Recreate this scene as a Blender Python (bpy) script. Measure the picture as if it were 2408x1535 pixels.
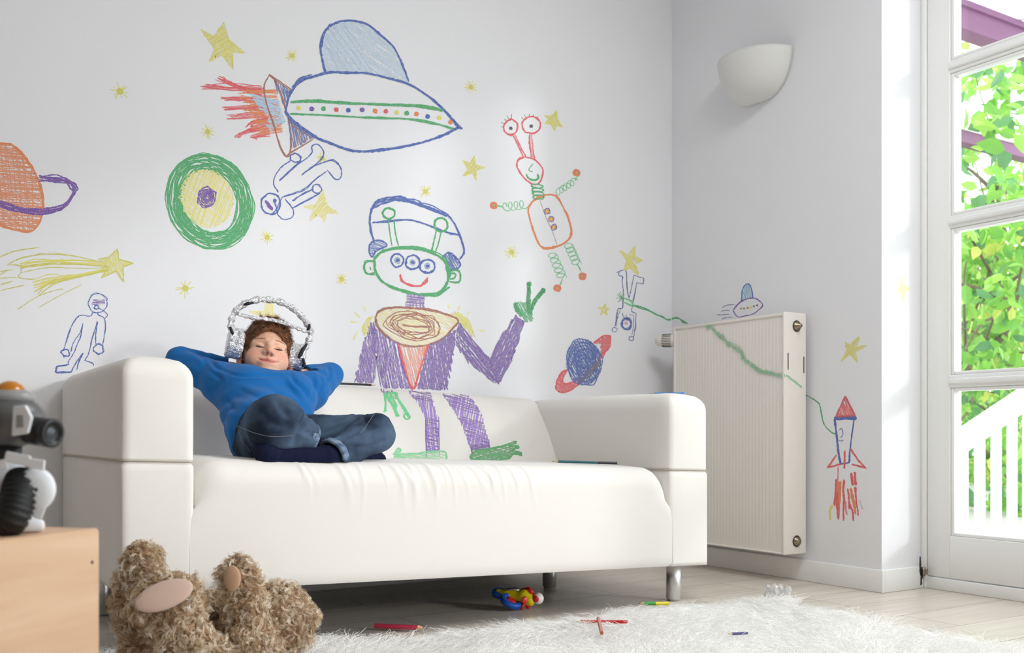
import bpy, bmesh, math, random
import numpy as np
from mathutils import Vector, Matrix
from mathutils.bvhtree import BVHTree

for _o in list(bpy.data.objects):
    bpy.data.objects.remove(_o)
SC = bpy.context.scene
COL = SC.collection
PI = math.pi

# ------------------------------------------------------------------ camera
YAW = math.radians(32.1)          # the lens looks 32 degrees to the right of the back wall's normal
FPX, HOR, CXP, CAMZ = 2350.0, 1023.0, 1204.0, 0.535
SA, CA = math.sin(YAW), math.cos(YAW)
cd = bpy.data.cameras.new('camera')
cam = bpy.data.objects.new('camera', cd)
COL.objects.link(cam)
cam.location = (0, 0, CAMZ)
cam.rotation_euler = (PI / 2, 0, -YAW)
cd.sensor_width = 36.0
cd.lens = FPX / 2408 * 36.0
cd.shift_y = (HOR - 767.5) / 2408
cd.clip_start = 0.02
cd.dof.use_dof = True
cd.dof.focus_distance = 2.85
cd.dof.aperture_fstop = 4.8
SC.camera = cam

# ------------------------------------------------------------------ world, sun, added fill lights
W = bpy.data.worlds.new('sky')
SC.world = W
W.use_nodes = True
wn = W.node_tree
wn.nodes['Background'].inputs[0].default_value = (0.93, 0.97, 1.0, 1)
wn.nodes['Background'].inputs[1].default_value = 3.1
sd = bpy.data.lights.new('sun', 'SUN')
sun = bpy.data.objects.new('sun', sd)
COL.objects.link(sun)
SUN_EL = math.radians(14)
sdir = Vector((-0.54 * math.cos(SUN_EL), 0.84 * math.cos(SUN_EL), -math.sin(SUN_EL)))
sun.rotation_euler = sdir.to_track_quat('-Z', 'Y').to_euler()
sun.location = (6, -4, 3)
sd.energy = 0.8
sd.angle = math.radians(5.5)
sd.color = (1.0, 0.99, 0.975)


def fill_light(name, loc, size, power, to):
    l = bpy.data.lights.new(name, 'AREA')
    l.shape = 'RECTANGLE'
    l.size, l.size_y = size
    l.energy = power
    l.color = (0.95, 0.98, 1.0)
    o = bpy.data.objects.new(name, l)
    COL.objects.link(o)
    o.location = loc
    o.rotation_euler = Vector(to).to_track_quat('-Z', 'Y').to_euler()
    return o


# added unseen fill lights, one under the ceiling, one at the rear wall
fill_light('ceiling_fill_light', (1.75, 0.95, 2.72), (0.9, 0.9), 31, (0, 0.0, -1))  # added to brighten the right wall and floor; no lamp hangs there
fill_light('rear_fill_light', (1.1, -2.86, 1.9), (2.4, 1.5), 17, (0, 1, 0))  # added frontal fill; the rear wall has no window
VS = SC.view_settings
SC.display_settings.display_device = 'sRGB'
VS.view_transform = 'Standard'
VS.look = 'None'
VS.exposure = 0.12
VS.gamma = 1.0
VS.use_curve_mapping = False
SC.cycles.transparent_max_bounces = 16
SC.cycles.max_bounces = 10
SC.cycles.diffuse_bounces = 6
SC.cycles.sample_clamp_indirect = 6


# ------------------------------------------------------------------ helpers
def cray(px, py):
    u = (np.asarray(px, float) - CXP) / FPX
    v = (HOR - np.asarray(py, float)) / FPX
    return np.stack([SA + CA * u, CA - SA * u, v + 0 * u], -1)


def U(px, py, Y):
    """the point of the plane y = Y that the photograph shows at pixel px, py"""
    d = cray(px, py)
    t = Y / d[..., 1]
    p = d * np.expand_dims(t, -1)
    p[..., 2] += CAMZ
    return p


def UX(px, py, X):
    d = cray(px, py)
    t = X / d[..., 0]
    p = d * np.expand_dims(t, -1)
    p[..., 2] += CAMZ
    return p


def UZ(px, py, Z):
    d = cray(px, py)
    t = (Z - CAMZ) / d[..., 2]
    p = d * np.expand_dims(t, -1)
    p[..., 2] = Z
    return p


def V3(a):
    return Vector((float(a[0]), float(a[1]), float(a[2])))


def lin(c):
    return tuple((x / 12.92 if x <= 0.04045 else ((x + 0.055) / 1.055) ** 2.4) for x in (v / 255.0 for v in c))


def tag(o, label=None, cat=None, group=None, kind=None):
    if label: o['label'] = label
    if cat: o['category'] = cat
    if group: o['group'] = group
    if kind: o['kind'] = kind
    return o


def empty(name, loc, label=None, cat=None, group=None, kind=None, parent=None):
    o = bpy.data.objects.new(name, None)
    o.empty_display_size = 0.05
    COL.objects.link(o)
    if parent:
        o.parent = parent
        loc = V3(loc) - base_of(parent)
    o.location = V3(loc)
    return tag(o, label, cat, group, kind)


def base_of(o):
    p = Vector((0, 0, 0))
    while o is not None:
        p = p + o.location
        o = o.parent
    return p


def link(name, me, parent=None, loc=None):
    """me holds world coordinates; the object's origin goes to its parent's base (or loc)"""
    o = bpy.data.objects.new(name, me)
    COL.objects.link(o)
    b = base_of(parent) if parent else (V3(loc) if loc is not None else Vector((0, 0, 0)))
    if b.length > 0:
        me.transform(Matrix.Translation(-b))
    if parent:
        o.parent = parent
    else:
        o.location = b
    return o


def npmesh(name, verts, faces, mats, smooth=True, midx=None):
    verts = np.asarray(verts, np.float32).reshape(-1, 3)
    faces = np.asarray(faces, np.int32)
    k = faces.shape[1]
    me = bpy.data.meshes.new(name)
    me.vertices.add(len(verts))
    me.vertices.foreach_set('co', verts.ravel())
    me.loops.add(faces.size)
    me.loops.foreach_set('vertex_index', faces.ravel())
    me.polygons.add(len(faces))
    me.polygons.foreach_set('loop_start', np.arange(0, faces.size, k, dtype=np.int32))
    me.polygons.foreach_set('loop_total', np.full(len(faces), k, np.int32))
    me.polygons.foreach_set('use_smooth', np.full(len(faces), smooth, bool))
    if midx is not None:
        me.polygons.foreach_set('material_index', np.asarray(midx, np.int32))
    for m in (mats if isinstance(mats, (list, tuple)) else [mats]):
        me.materials.append(m)
    me.update(calc_edges=True)
    me.validate()
    return me


class MB:
    """collects shapes into one mesh"""
    def __init__(s):
        s.bm = bmesh.new()

    def box(s, lo, hi, bev=0.0, seg=3, M=None, mi=0, smooth=False):
        b = bmesh.new()
        bmesh.ops.create_cube(b, size=1)
        lo, hi = Vector(lo), Vector(hi)
        for v in b.verts:
            v.co = Vector([(lo[i] + hi[i]) / 2 + v.co[i] * (hi[i] - lo[i]) for i in range(3)])
        if bev > 0:
            bmesh.ops.bevel(b, geom=list(b.edges), offset=bev, segments=seg, profile=0.5, affect='EDGES', clamp_overlap=True)
        s._add(b, M, mi, smooth or bev > 0)
        return s

    def _add(s, b, M=None, mi=0, smooth=True):
        if M is not None:
            bmesh.ops.transform(b, matrix=M, verts=b.verts)
        mp = {}
        for v in b.verts:
            mp[v.index if False else v] = s.bm.verts.new(v.co)
        for f in b.faces:
            try:
                g = s.bm.faces.new([mp[v] for v in f.verts])
                g.smooth = smooth
                g.material_index = mi
            except ValueError:
                pass
        b.free()

    def ell(s, c, r, rot=None, seg=20, mi=0):
        b = bmesh.new()
        bmesh.ops.create_uvsphere(b, u_segments=seg, v_segments=max(6, seg // 2), radius=1)
        M = Matrix.Translation(V3(c)) @ (rot.to_4x4() if rot is not None else Matrix.Identity(4)) @ Matrix.Diagonal((r[0], r[1], r[2], 1))
        s._add(b, M, mi)
        return s

    def tube(s, pts, r, seg=10, mi=0, cap=True, smooth=True):
        pts = [V3(p) for p in pts]
        n = len(pts)
        rs = [r] * n if not hasattr(r, '__len__') else list(r)
        t0 = (pts[1] - pts[0]).normalized()
        up = Vector((0, 0, 1)) if abs(t0.z) < 0.9 else Vector((1, 0, 0))
        nrm = t0.cross(up).normalized()
        rings = []
        for i in range(n):
            t = (pts[min(i + 1, n - 1)] - pts[max(i - 1, 0)]).normalized()
            nrm = (nrm - t * nrm.dot(t)).normalized()
            bn = t.cross(nrm)
            rings.append([s.bm.verts.new(pts[i] + (nrm * math.cos(a) + bn * math.sin(a)) * rs[i]) for a in (2 * PI * k / seg for k in range(seg))])
        for i in range(n - 1):
            for k in range(seg):
                f = s.bm.faces.new((rings[i][k], rings[i][(k + 1) % seg], rings[i + 1][(k + 1) % seg], rings[i + 1][k]))
                f.smooth = smooth
                f.material_index = mi
        if cap:
            for rg in (rings[0][::-1], rings[-1]):
                f = s.bm.faces.new(rg)
                f.material_index = mi
        return s

    def lathe(s, prof, M, seg=24, mi=0, a0=0.0, a1=2 * PI, smooth=True):
        full = abs(a1 - a0 - 2 * PI) < 1e-6
        n = seg if full else seg + 1
        cols = []
        for k in range(n):
            a = a0 + (a1 - a0) * k / seg
            cols.append([s.bm.verts.new(M @ Vector((p[0] * math.cos(a), p[0] * math.sin(a), p[1]))) for p in prof])
        for k in range(seg):
            A, B = cols[k], cols[(k + 1) % n]
            for i in range(len(prof) - 1):
                try:
                    f = s.bm.faces.new((A[i], B[i], B[i + 1], A[i + 1]))
                    f.smooth = smooth
                    f.material_index = mi
                except ValueError:
                    pass
        return s

    def prism(s, poly, M, h, bev=0.0, mi=0):
        b = bmesh.new()
        lo = [b.verts.new((p[0], p[1], 0)) for p in poly]
        hi = [b.verts.new((p[0], p[1], h)) for p in poly]
        b.faces.new(lo[::-1])
        b.faces.new(hi)
        for i in range(len(poly)):
            j = (i + 1) % len(poly)
            b.faces.new((lo[i], lo[j], hi[j], hi[i]))
        if bev:
            bmesh.ops.bevel(b, geom=list(b.edges), offset=bev, segments=2, profile=0.5, affect='EDGES', clamp_overlap=True)
        s._add(b, M, mi, False)
        return s

    def build(s, name, mats, parent=None, loc=None, warp=None, weld=False):
        if weld:
            bmesh.ops.remove_doubles(s.bm, verts=s.bm.verts, dist=1e-5)
        if warp:
            for v in s.bm.verts:
                v.co = warp(v.co)
        bmesh.ops.recalc_face_normals(s.bm, faces=s.bm.faces)
        me = bpy.data.meshes.new(name)
        s.bm.to_mesh(me)
        s.bm.free()
        for m in (mats if isinstance(mats, (list, tuple)) else [mats]):
            me.materials.append(m)
        return link(name, me, parent, loc)


# ------------------------------------------------------------------ implicit bodies
def rc(P, a, b, r1, r2):
    """capsule from a to b whose radius runs from r1 to r2"""
    a, b = np.asarray(a, float), np.asarray(b, float)
    ab = b - a
    t = np.clip(((P - a) @ ab) / (ab @ ab + 1e-12), 0, 1)
    return np.linalg.norm(P - a - t[:, None] * ab, axis=1) - (r1 + (r2 - r1) * t)


def el(P, c, r, R=None):
    q = P - np.asarray(c, float)
    if R is not None:
        q = q @ np.asarray(R, float)          # columns of R are the local axes
    r = np.asarray(r, float)
    k0 = np.linalg.norm(q / r, axis=1)
    k1 = np.linalg.norm(q / (r * r), axis=1)
    return k0 * (k0 - 1.0) / (k1 + 1e-9)


def su(a, b, k):
    h = np.clip(0.5 + 0.5 * (b - a) / k, 0, 1)
    return b * (1 - h) + a * h - k * h * (1 - h)


def ss(a, b, k):
    """a minus b, smoothly"""
    return -su(-a, b, k)


def implicit(f, lo, hi, h, q=6):
    lo = np.asarray(lo, float)
    n = np.ceil((np.asarray(hi, float) - lo) / (h * q)).astype(int)
    cx = [lo[i] + h * q * (np.arange(n[i]) + 0.5) - h * 0.5 for i in range(3)]
    G = np.stack(np.meshgrid(*cx, indexing='ij'), -1)
    c = f(G.reshape(-1, 3)).reshape(n)
    N = n * q
    D = np.repeat(np.repeat(np.repeat(np.sign(c) * 1.0, q, 0), q, 1), q, 2)
    D[D == 0] = 1
    near = np.argwhere(np.abs(c) < h * q * 1.25)
    off = np.stack(np.meshgrid(*[np.arange(q)] * 3, indexing='ij'), -1).reshape(-1, 3)
    idx = (near[:, None, :] * q + off[None]).reshape(-1, 3)
    for s in range(0, len(idx), 400000):
        ii = idx[s:s + 400000]
        D[ii[:, 0], ii[:, 1], ii[:, 2]] = f(lo + ii * h)
    # surface nets
    ins = D < 0
    A = [D[i:N[0] - 1 + i, j:N[1] - 1 + j, k:N[2] - 1 + k] for i in (0, 1) for j in (0, 1) for k in (0, 1)]
    S = sum((a < 0).astype(np.int8) for a in A)
    cell = (S > 0) & (S < 8)
    ci = np.argwhere(cell)
    vid = np.full(cell.shape, -1, np.int32)
    vid[cell] = np.arange(len(ci))
    C8 = np.array([(i, j, k) for i in (0, 1) for j in (0, 1) for k in (0, 1)])
    vals = np.stack([a[cell] for a in A], 1)
    acc = np.zeros((len(ci), 3))
    cnt = np.zeros(len(ci))
    for e0 in range(8):
        for e1 in range(e0 + 1, 8):
            if np.abs(C8[e0] - C8[e1]).sum() != 1:
                continue
            v0, v1 = vals[:, e0], vals[:, e1]
            m = (v0 < 0) != (v1 < 0)
            t = np.where(m, v0 / np.where(m, v0 - v1, 1), 0)
            acc += np.where(m[:, None], C8[e0] + t[:, None] * (C8[e1] - C8[e0]), 0)
            cnt += m
    verts = lo + (ci + acc / np.maximum(cnt, 1)[:, None]) * h
    faces = []
    for ax in range(3):
        sl0 = [slice(None)] * 3
        sl1 = [slice(None)] * 3
        sl0[ax] = slice(0, -1)
        sl1[ax] = slice(1, None)
        a, b = ins[tuple(sl0)], ins[tuple(sl1)]
        E = np.argwhere(a != b)
        o1, o2 = (ax + 1) % 3, (ax + 2) % 3
        ok = (E[:, o1] > 0) & (E[:, o2] > 0) & (E[:, o1] < N[o1] - 1) & (E[:, o2] < N[o2] - 1)
        E = E[ok]
        fl = a[E[:, 0], E[:, 1], E[:, 2]]
        d1, d2 = np.zeros(3, int), np.zeros(3, int)
        d1[o1], d2[o2] = 1, 1
        qd = np.stack([vid[tuple((E - x).T)] for x in (d1 + d2, d2, 0 * d1, d1)], 1)
        qd[~fl] = qd[~fl][:, ::-1]
        faces.append(qd)
    faces = np.concatenate(faces)
    faces = faces[(faces >= 0).all(1)]
    # one relaxation onto the true surface
    for _ in range(2):
        e = h * 0.5
        g = np.stack([f(verts + np.eye(3)[i] * e) - f(verts - np.eye(3)[i] * e) for i in range(3)], 1) / (2 * e)
        d = f(verts)
        gl = (g * g).sum(1) + 1e-9
        verts = verts - np.clip(d / gl, -h, h)[:, None] * g * 0.7
    return verts, faces


def vnoise(P, sc, seed=0):
    """cheap smooth pseudo-noise in -1..1"""
    r = np.random.RandomState(seed)
    o = 0
    for i in range(5):
        k = r.normal(size=3) * sc * (1 + 0.35 * i)
        o = o + np.sin(P @ k + r.rand() * 6.28) / (1 + 0.35 * i)
    return o / 3.2


def strands(name, roots, dirs, length, width, bend, rng, mat, segs=4, curl=0.0, turns=1.5, taper=0.25, gravity=0.0, zmin=None, clump=1):
    """many thin tapering ribbons in one mesh: dirs is the growing direction, bend the direction they fall towards"""
    n = len(roots)
    dirs = dirs / np.linalg.norm(dirs, axis=1)[:, None]
    t = np.linspace(0, 1, segs + 1)
    L = np.broadcast_to(length, (n,))
    path = roots[:, None, :] + dirs[:, None, :] * (L[:, None] * (t - 0.35 * t * t))[..., None] + bend[:, None, :] * (L[:, None] * t * t)[..., None]
    path[..., 2] -= gravity * L[:, None] * t ** 2
    a = rng.normal(size=(n // clump + 1, 3)).repeat(clump, 0)[:n]
    s1 = np.cross(dirs, a)
    s1 /= np.linalg.norm(s1, axis=1)[:, None] + 1e-9
    s2 = np.cross(dirs, s1)
    if curl:
        ph = (rng.rand(n // clump + 1) * 6.28).repeat(clump)[:n]
        ang = t[None] * turns * 6.28 + ph[:, None]
        amp = curl * L[:, None] * np.sqrt(t)[None]
        path = path + (np.cos(ang) * amp)[..., None] * s1[:, None] + (np.sin(ang) * amp)[..., None] * s2[:, None]
    if zmin is not None:
        path[..., 2] = np.maximum(path[..., 2], zmin + 0.002 * rng.rand(n, 1))
    tang = np.gradient(path, axis=1)
    side = np.cross(tang, np.broadcast_to((a / np.linalg.norm(a, axis=1)[:, None])[:, None], path.shape))
    side /= np.linalg.norm(side, axis=2)[..., None] + 1e-9
    wd = (np.broadcast_to(width, (n,))[:, None] * (1 - (1 - taper) * t)[None] * 0.5)[..., None]
    Vv = np.stack([path - side * wd, path + side * wd], 2).reshape(-1, 3)
    b = (np.arange(n) * (segs + 1) * 2)[:, None] + (np.arange(segs) * 2)[None]
    Fq = np.stack([b, b + 1, b + 3, b + 2], -1).reshape(-1, 4)
    return Vv, Fq


def surf_points(verts, faces, n, rng, keep=None):
    tri = np.concatenate([faces[:, [0, 1, 2]], faces[:, [0, 2, 3]]])
    A, B, C = verts[tri[:, 0]], verts[tri[:, 1]], verts[tri[:, 2]]
    nr = np.cross(B - A, C - A)
    ar = np.linalg.norm(nr, axis=1)
    if keep is not None:
        ar = ar * keep((A + B + C) / 3, nr / (ar[:, None] + 1e-12))
    pick = rng.choice(len(tri), n, p=ar / ar.sum())
    u, v = rng.rand(n), rng.rand(n)
    m = u + v > 1
    u[m], v[m] = 1 - u[m], 1 - v[m]
    P = A[pick] + (B - A)[pick] * u[:, None] + (C - A)[pick] * v[:, None]
    N = nr[pick] / (np.linalg.norm(nr[pick], axis=1)[:, None] + 1e-12)
    return P, N


# ------------------------------------------------------------------ materials
MATS = {}


def mat(name, col, rough=0.6, metal=0.0, bump=None, spec=0.5, var=None, trans=0.0, sheen=0.0, coat=0.0):
    """col sRGB 0-255; bump=(scale, strength, distance); var=(scale, other colour, detail)"""
    if name in MATS:
        return MATS[name]
    m = bpy.data.materials.new(name)
    m.use_nodes = True
    nt = m.node_tree
    b = nt.nodes['Principled BSDF']
    b.inputs['Base Color'].default_value = (*lin(col), 1)
    b.inputs['Roughness'].default_value = rough
    b.inputs['Metallic'].default_value = metal
    b.inputs['Specular IOR Level'].default_value = spec
    b.inputs['Sheen Weight'].default_value = sheen
    b.inputs['Coat Weight'].default_value = coat
    tc = nt.nodes.new('ShaderNodeTexCoord')
    if var:
        nz = nt.nodes.new('ShaderNodeTexNoise')
        nz.inputs['Scale'].default_value = var[0]
        nz.inputs['Detail'].default_value = var[2] if len(var) > 2 else 3
        nt.links.new(tc.outputs['Object'], nz.inputs['Vector'])
        rp = nt.nodes.new('ShaderNodeValToRGB')
        rp.color_ramp.elements[0].position = 0.38
        rp.color_ramp.elements[0].color = (*lin(col), 1)
        rp.color_ramp.elements[1].position = 0.64
        rp.color_ramp.elements[1].color = (*lin(var[1]), 1)
        nt.links.new(nz.outputs['Fac'], rp.inputs['Fac'])
        nt.links.new(rp.outputs['Color'], b.inputs['Base Color'])
    if bump:
        nb = nt.nodes.new('ShaderNodeTexNoise')
        nb.inputs['Scale'].default_value = bump[0]
        nb.inputs['Detail'].default_value = 4
        nt.links.new(tc.outputs['Object'], nb.inputs['Vector'])
        bp = nt.nodes.new('ShaderNodeBump')
        bp.inputs['Strength'].default_value = bump[1]
        bp.inputs['Distance'].default_value = bump[2]
        nt.links.new(nb.outputs['Fac'], bp.inputs['Height'])
        nt.links.new(bp.outputs['Normal'], b.inputs['Normal'])
    if trans:
        out = nt.nodes['Material Output']
        tr = nt.nodes.new('ShaderNodeBsdfTranslucent')
        nt.links.new(b.inputs['Base Color'].links[0].from_socket, tr.inputs['Color']) if b.inputs['Base Color'].links else None
        if not b.inputs['Base Color'].links:
            tr.inputs['Color'].default_value = (*lin(col), 1)
        mx = nt.nodes.new('ShaderNodeMixShader')
        mx.inputs[0].default_value = trans
        nt.links.new(b.outputs[0], mx.inputs[1])
        nt.links.new(tr.outputs[0], mx.inputs[2])
        nt.links.new(mx.outputs[0], out.inputs[0])
    MATS[name] = m
    return m


def glass_mat():
    m = bpy.data.materials.new('window_glass')
    m.use_nodes = True
    nt = m.node_tree
    nt.nodes.remove(nt.nodes['Principled BSDF'])
    out = nt.nodes['Material Output']
    t = nt.nodes.new('ShaderNodeBsdfTransparent')
    t.inputs[0].default_value = (0.97, 0.985, 0.98, 1)
    g = nt.nodes.new('ShaderNodeBsdfGlossy')
    g.inputs['Roughness'].default_value = 0.02
    lw = nt.nodes.new('ShaderNodeLayerWeight')
    p4 = nt.nodes.new('ShaderNodeMath')
    p4.operation = 'POWER'
    p4.inputs[1].default_value = 4.0
    nt.links.new(lw.outputs['Facing'], p4.inputs[0])
    fr = nt.nodes.new('ShaderNodeMath')
    fr.operation = 'MULTIPLY_ADD'
    fr.inputs[1].default_value = 0.5
    fr.inputs[2].default_value = 0.03
    nt.links.new(p4.outputs[0], fr.inputs[0])
    mx = nt.nodes.new('ShaderNodeMixShader')
    nt.links.new(fr.outputs[0], mx.inputs[0])
    nt.links.new(t.outputs[0], mx.inputs[1])
    nt.links.new(g.outputs[0], mx.inputs[2])
    nt.links.new(mx.outputs[0], out.inputs[0])
    return m


WALLC = (234, 234, 237)
M_wall = mat('wall_paint', WALLC, 0.75, bump=(140, 0.06, 0.002), spec=0.3)
M_white = mat('white_gloss_paint', (238, 238, 236), 0.35, bump=(30, 0.04, 0.002))
M_sofa = mat('cream_cotton_cover', (231, 227, 221), 0.9, bump=(900, 0.12, 0.0015), spec=0.2, sheen=0.15)
M_seam = mat('seam_thread', (190, 180, 162), 0.9)  # stitched seam thread, darker than the cover
M_fseam = mat('front_seam_thread', (208, 203, 196), 0.9)
M_rad = mat('radiator_enamel', (236, 230, 222), 0.4)
M_steel = mat('brushed_steel', (226, 227, 230), 0.34, 1.0)
M_dark = mat('dark_plastic', (22, 22, 24), 0.4)
M_black = mat('black_rubber', (12, 12, 13), 0.5)
M_brass = mat('nickel_plug', (150, 138, 118), 0.35, 1.0)
M_glass = glass_mat()


def floor_mat():
    m = bpy.data.materials.new('grey_oak_laminate')
    m.use_nodes = True
    nt = m.node_tree
    b = nt.nodes['Principled BSDF']
    tc = nt.nodes.new('ShaderNodeTexCoord')
    br = nt.nodes.new('ShaderNodeTexBrick')
    br.offset = 0.37
    br.inputs['Color1'].default_value = (*lin((226, 218, 206)), 1)
    br.inputs['Color2'].default_value = (*lin((214, 205, 192)), 1)
    br.inputs['Mortar'].default_value = (*lin((132, 120, 108)), 1)
    br.inputs['Scale'].default_value = 1.0
    br.inputs['Mortar Size'].default_value = 0.0016
    br.inputs['Brick Width'].default_value = 1.28
    br.inputs['Row Height'].default_value = 0.19
    nt.links.new(tc.outputs['Object'], br.inputs['Vector'])
    mp = nt.nodes.new('ShaderNodeMapping')
    mp.inputs['Scale'].default_value = (1.6, 26, 1)
    nt.links.new(tc.outputs['Object'], mp.inputs['Vector'])
    nz = nt.nodes.new('ShaderNodeTexNoise')
    nz.inputs['Scale'].default_value = 1.7
    nz.inputs['Detail'].default_value = 6
    nt.links.new(mp.outputs[0], nz.inputs['Vector'])
    mx = nt.nodes.new('ShaderNodeMix')
    mx.data_type = 'RGBA'
    mx.blend_type = 'MULTIPLY'
    mx.inputs['Factor'].default_value = 0.7
    rp = nt.nodes.new('ShaderNodeValToRGB')
    rp.color_ramp.elements[0].position = 0.3
    rp.color_ramp.elements[0].color = (0.74, 0.71, 0.68, 1)
    rp.color_ramp.elements[1].position = 0.7
    rp.color_ramp.elements[1].color = (1, 1, 1, 1)
    nt.links.new(nz.outputs['Fac'], rp.inputs['Fac'])
    nt.links.new(br.outputs['Color'], mx.inputs['A'])
    nt.links.new(rp.outputs['Color'], mx.inputs['B'])
    nt.links.new(mx.outputs['Result'], b.inputs['Base Color'])
    b.inputs['Roughness'].default_value = 0.32
    b.inputs['Specular IOR Level'].default_value = 0.5
    return m


M_floor = floor_mat()

# ------------------------------------------------------------------ the room
XR, YB, YC, XD = 2.87, 3.28, 2.21, 3.115     # right wall, back wall, where the door recess starts, door plane
XL, YR, ZC = -2.6, -2.9, 2.75                # left wall, rear wall, ceiling
D2 = (0.56, -2.45)                           # second glazed opening (beside and behind the camera)
D1E = 0.62
HD = 2.42                                    # height of the openings


def struct(o):
    o['kind'] = 'structure'
    return o


struct(MB().box((XL - 0.2, YR - 0.2, -0.1), (XD + 0.02, YB + 0.2, 0)).build('floor', M_floor))
struct(MB().box((XL - 0.2, YR - 0.2, ZC), (XD + 0.2, YB + 0.2, ZC + 0.12)).build('ceiling', M_wall))
struct(MB().box((XL - 0.2, YB, 0), (XR, YB + 0.2, ZC)).build('wall_back', M_wall))
M_taupe = mat('taupe_wall_paint', (168, 164, 160), 0.8)
struct(MB().box((XL - 0.2, YR - 0.2, 0), (XL, YB, ZC)).build('wall_left', M_taupe))
struct(MB().box((XL, YR - 0.2, 0), (XR, YR, ZC)).build('wall_rear', M_taupe))
w = MB()
w.box((XR, YC, 0), (XD + 0.2, YB + 0.2, ZC))
w.box((XR, YR - 0.2, HD), (XD + 0.2, YC, ZC))
w.box((XD - 0.04, D2[0], 0), (XD + 0.05, D1E, HD))
w.box((XR, YR - 0.2, 0), (XD + 0.2, D2[1], HD))
struct(w.build('wall_right', M_wall))
# baseboards: 8 cm tall, along the right wall and round into the recess
bb = MB()
bb.box((XR - 0.014, YC - 0.014, 0), (XR, YB, 0.078), 0.003, 2)
struct(bb.build('baseboard_right', M_white))
struct(MB().box((XR, YC - 0.014, 0), (XD - 0.038, YC, 0.078), 0.003, 2).build('baseboard_recess', M_white))
struct(MB().box((XL, YB - 0.014, 0), (XR - 0.014, YB, 0.078), 0.003, 2).build('baseboard_back', M_white))


def glazed_door(n, y0, y1, leaves):
    """frame, leaves with stiles, rails, glazing bars and panes; y0 > y1"""
    d = empty('door_%d' % n, (XD, (y0 + y1) / 2, 0), kind='structure')
    fw = 0.020
    f = MB()
    f.box((XD - 0.036, y0 - fw, 0), (XD + 0.05, y0, HD), 0.004, 2)
    f.box((XD - 0.036, y1, 0), (XD + 0.05, y1 + fw, HD), 0.004, 2)
    f.box((XD - 0.036, y1, HD - fw), (XD + 0.05, y0, HD), 0.004, 2)
    f.box((XD - 0.03, y1, 0), (XD + 0.05, y0, 0.042), 0.003, 2)
    f.build('door_frame', M_white, d)
    lw = (y0 - y1 - 2 * fw) / leaves
    for k in range(leaves):
        a = y0 - fw - k * lw - 0.002
        b = a - lw + 0.004
        leaf = MB()
        st = 0.086
        zb, zt = 0.046, HD - fw - 0.003
        x0, x1 = XD - 0.028, XD + 0.022
        leaf.box((x0, a - st, zb), (x1, a, zt), 0.003, 2)
        leaf.box((x0, b, zb), (x1, b + st, zt), 0.003, 2)
        leaf.box((x0 + 0.0005, b + st, zb), (x1, a - st, 0.19), 0.002, 2)
        leaf.box((x0, b + st, zt - 0.075), (x1, a - st, zt), 0.003, 2)
        o = leaf.build('door_leaf', M_white, d)
        levels = [0.19, 0.719, 1.264, 1.795, zt - 0.075]
        bar = MB()
        for z in levels[1:-1]:
            bar.box((x0 + 0.001, b + st - 0.006, z - 0.022), (x1 - 0.001, a - st + 0.006, z + 0.022), 0.004, 2)
            bar.box((x0 - 0.008, b + st, z - 0.009), (x0 + 0.004, a - st, z + 0.009), 0.004, 2)
        bar.build('glazing_bar', M_white, o)
        bead = MB()
        for z0, z1 in zip(levels[:-1], levels[1:]):
            za = z0 + (0.022 if z0 > 0.2 else 0)
            zc = z1 - (0.022 if z1 < 2.2 else 0)
            g0, g1 = b + st, a - st
            for (ya, yb, zz0, zz1) in ((g1 - 0.013, g1, za, zc), (g0, g0 + 0.013, za, zc), (g0 + 0.013, g1 - 0.013, za, za + 0.012), (g0 + 0.013, g1 - 0.013, zc - 0.012, zc)):
                bead.box((x0 + 0.006, ya, zz0), (x1 - 0.006, yb, zz1), 0.003, 2)
            MB().box((XD - 0.006, g0 + 0.004, za + 0.004), (XD - 0.002, g1 - 0.004, zc - 0.004)).build('pane', M_glass, o)
        bead.build('glazing_bead', M_white, o)
    return d


door1 = glazed_door(1, YC, D1E, 2)
# damaged corner and hinge at the foot of the visible door frame
hg = MB()
hg.tube([(XD - 0.046, YC - 0.02, 0.045), (XD - 0.046, YC - 0.02, 0.075)], 0.006, 8)
hg.box((XD - 0.048, YC - 0.032, 0.05), (XD - 0.040, YC - 0.016, 0.07), 0.002, 2)
hg.build('hinge', M_brass, door1)
cr = MB()
cr.prism([(0.002, 0), (0.009, 0.004), (0.007, 0.018), (0.019, 0.034), (0.018, 0.044), (0.008, 0.046), (0.003, 0.075), (0.0, 0.10), (-0.003, 0.05), (0.003, 0.03)],
         Matrix(((1, 0, 0, XD - 0.058), (0, 0, 1, YC - 0.0165), (0, 1, 0, 0.012), (0, 0, 0, 1))), 0.004)
cr.build('gap', M_dark, door1)

# ------------------------------------------------------------------ wall lamp: half bowl uplighter
lp = empty('wall_lamp', (XR, 2.765, 1.82), 'white plaster half bowl lamp fixed high on the right-hand wall above the radiator', 'lamp')
NB, NT = 26, 14
vs, fs = [], []
for i in range(NT + 1):
    t = i / NT                      # 0 rim, 1 foot
    s = math.cos(t * PI / 2) ** 0.62
    z = 1.985 - 0.165 * math.sin(t * PI / 2) ** 1.15
    for j in range(NB + 1):
        a = PI * j / NB
        vs.append((XR - 0.004 - 0.155 * s * math.sin(a), 2.765 - 0.168 * s * math.cos(a), z))
for i in range(NT):
    for j in range(NB):
        k = i * (NB + 1) + j
        fs.append((k, k + 1, k + NB + 2, k + NB + 1))
lo_ = link('bowl', npmesh('bowl', vs, fs, [mat('plaster_white', (222, 222, 219), 0.7)]), lp)
sm = lo_.modifiers.new('thick', 'SOLIDIFY')
sm.thickness = 0.006
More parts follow.
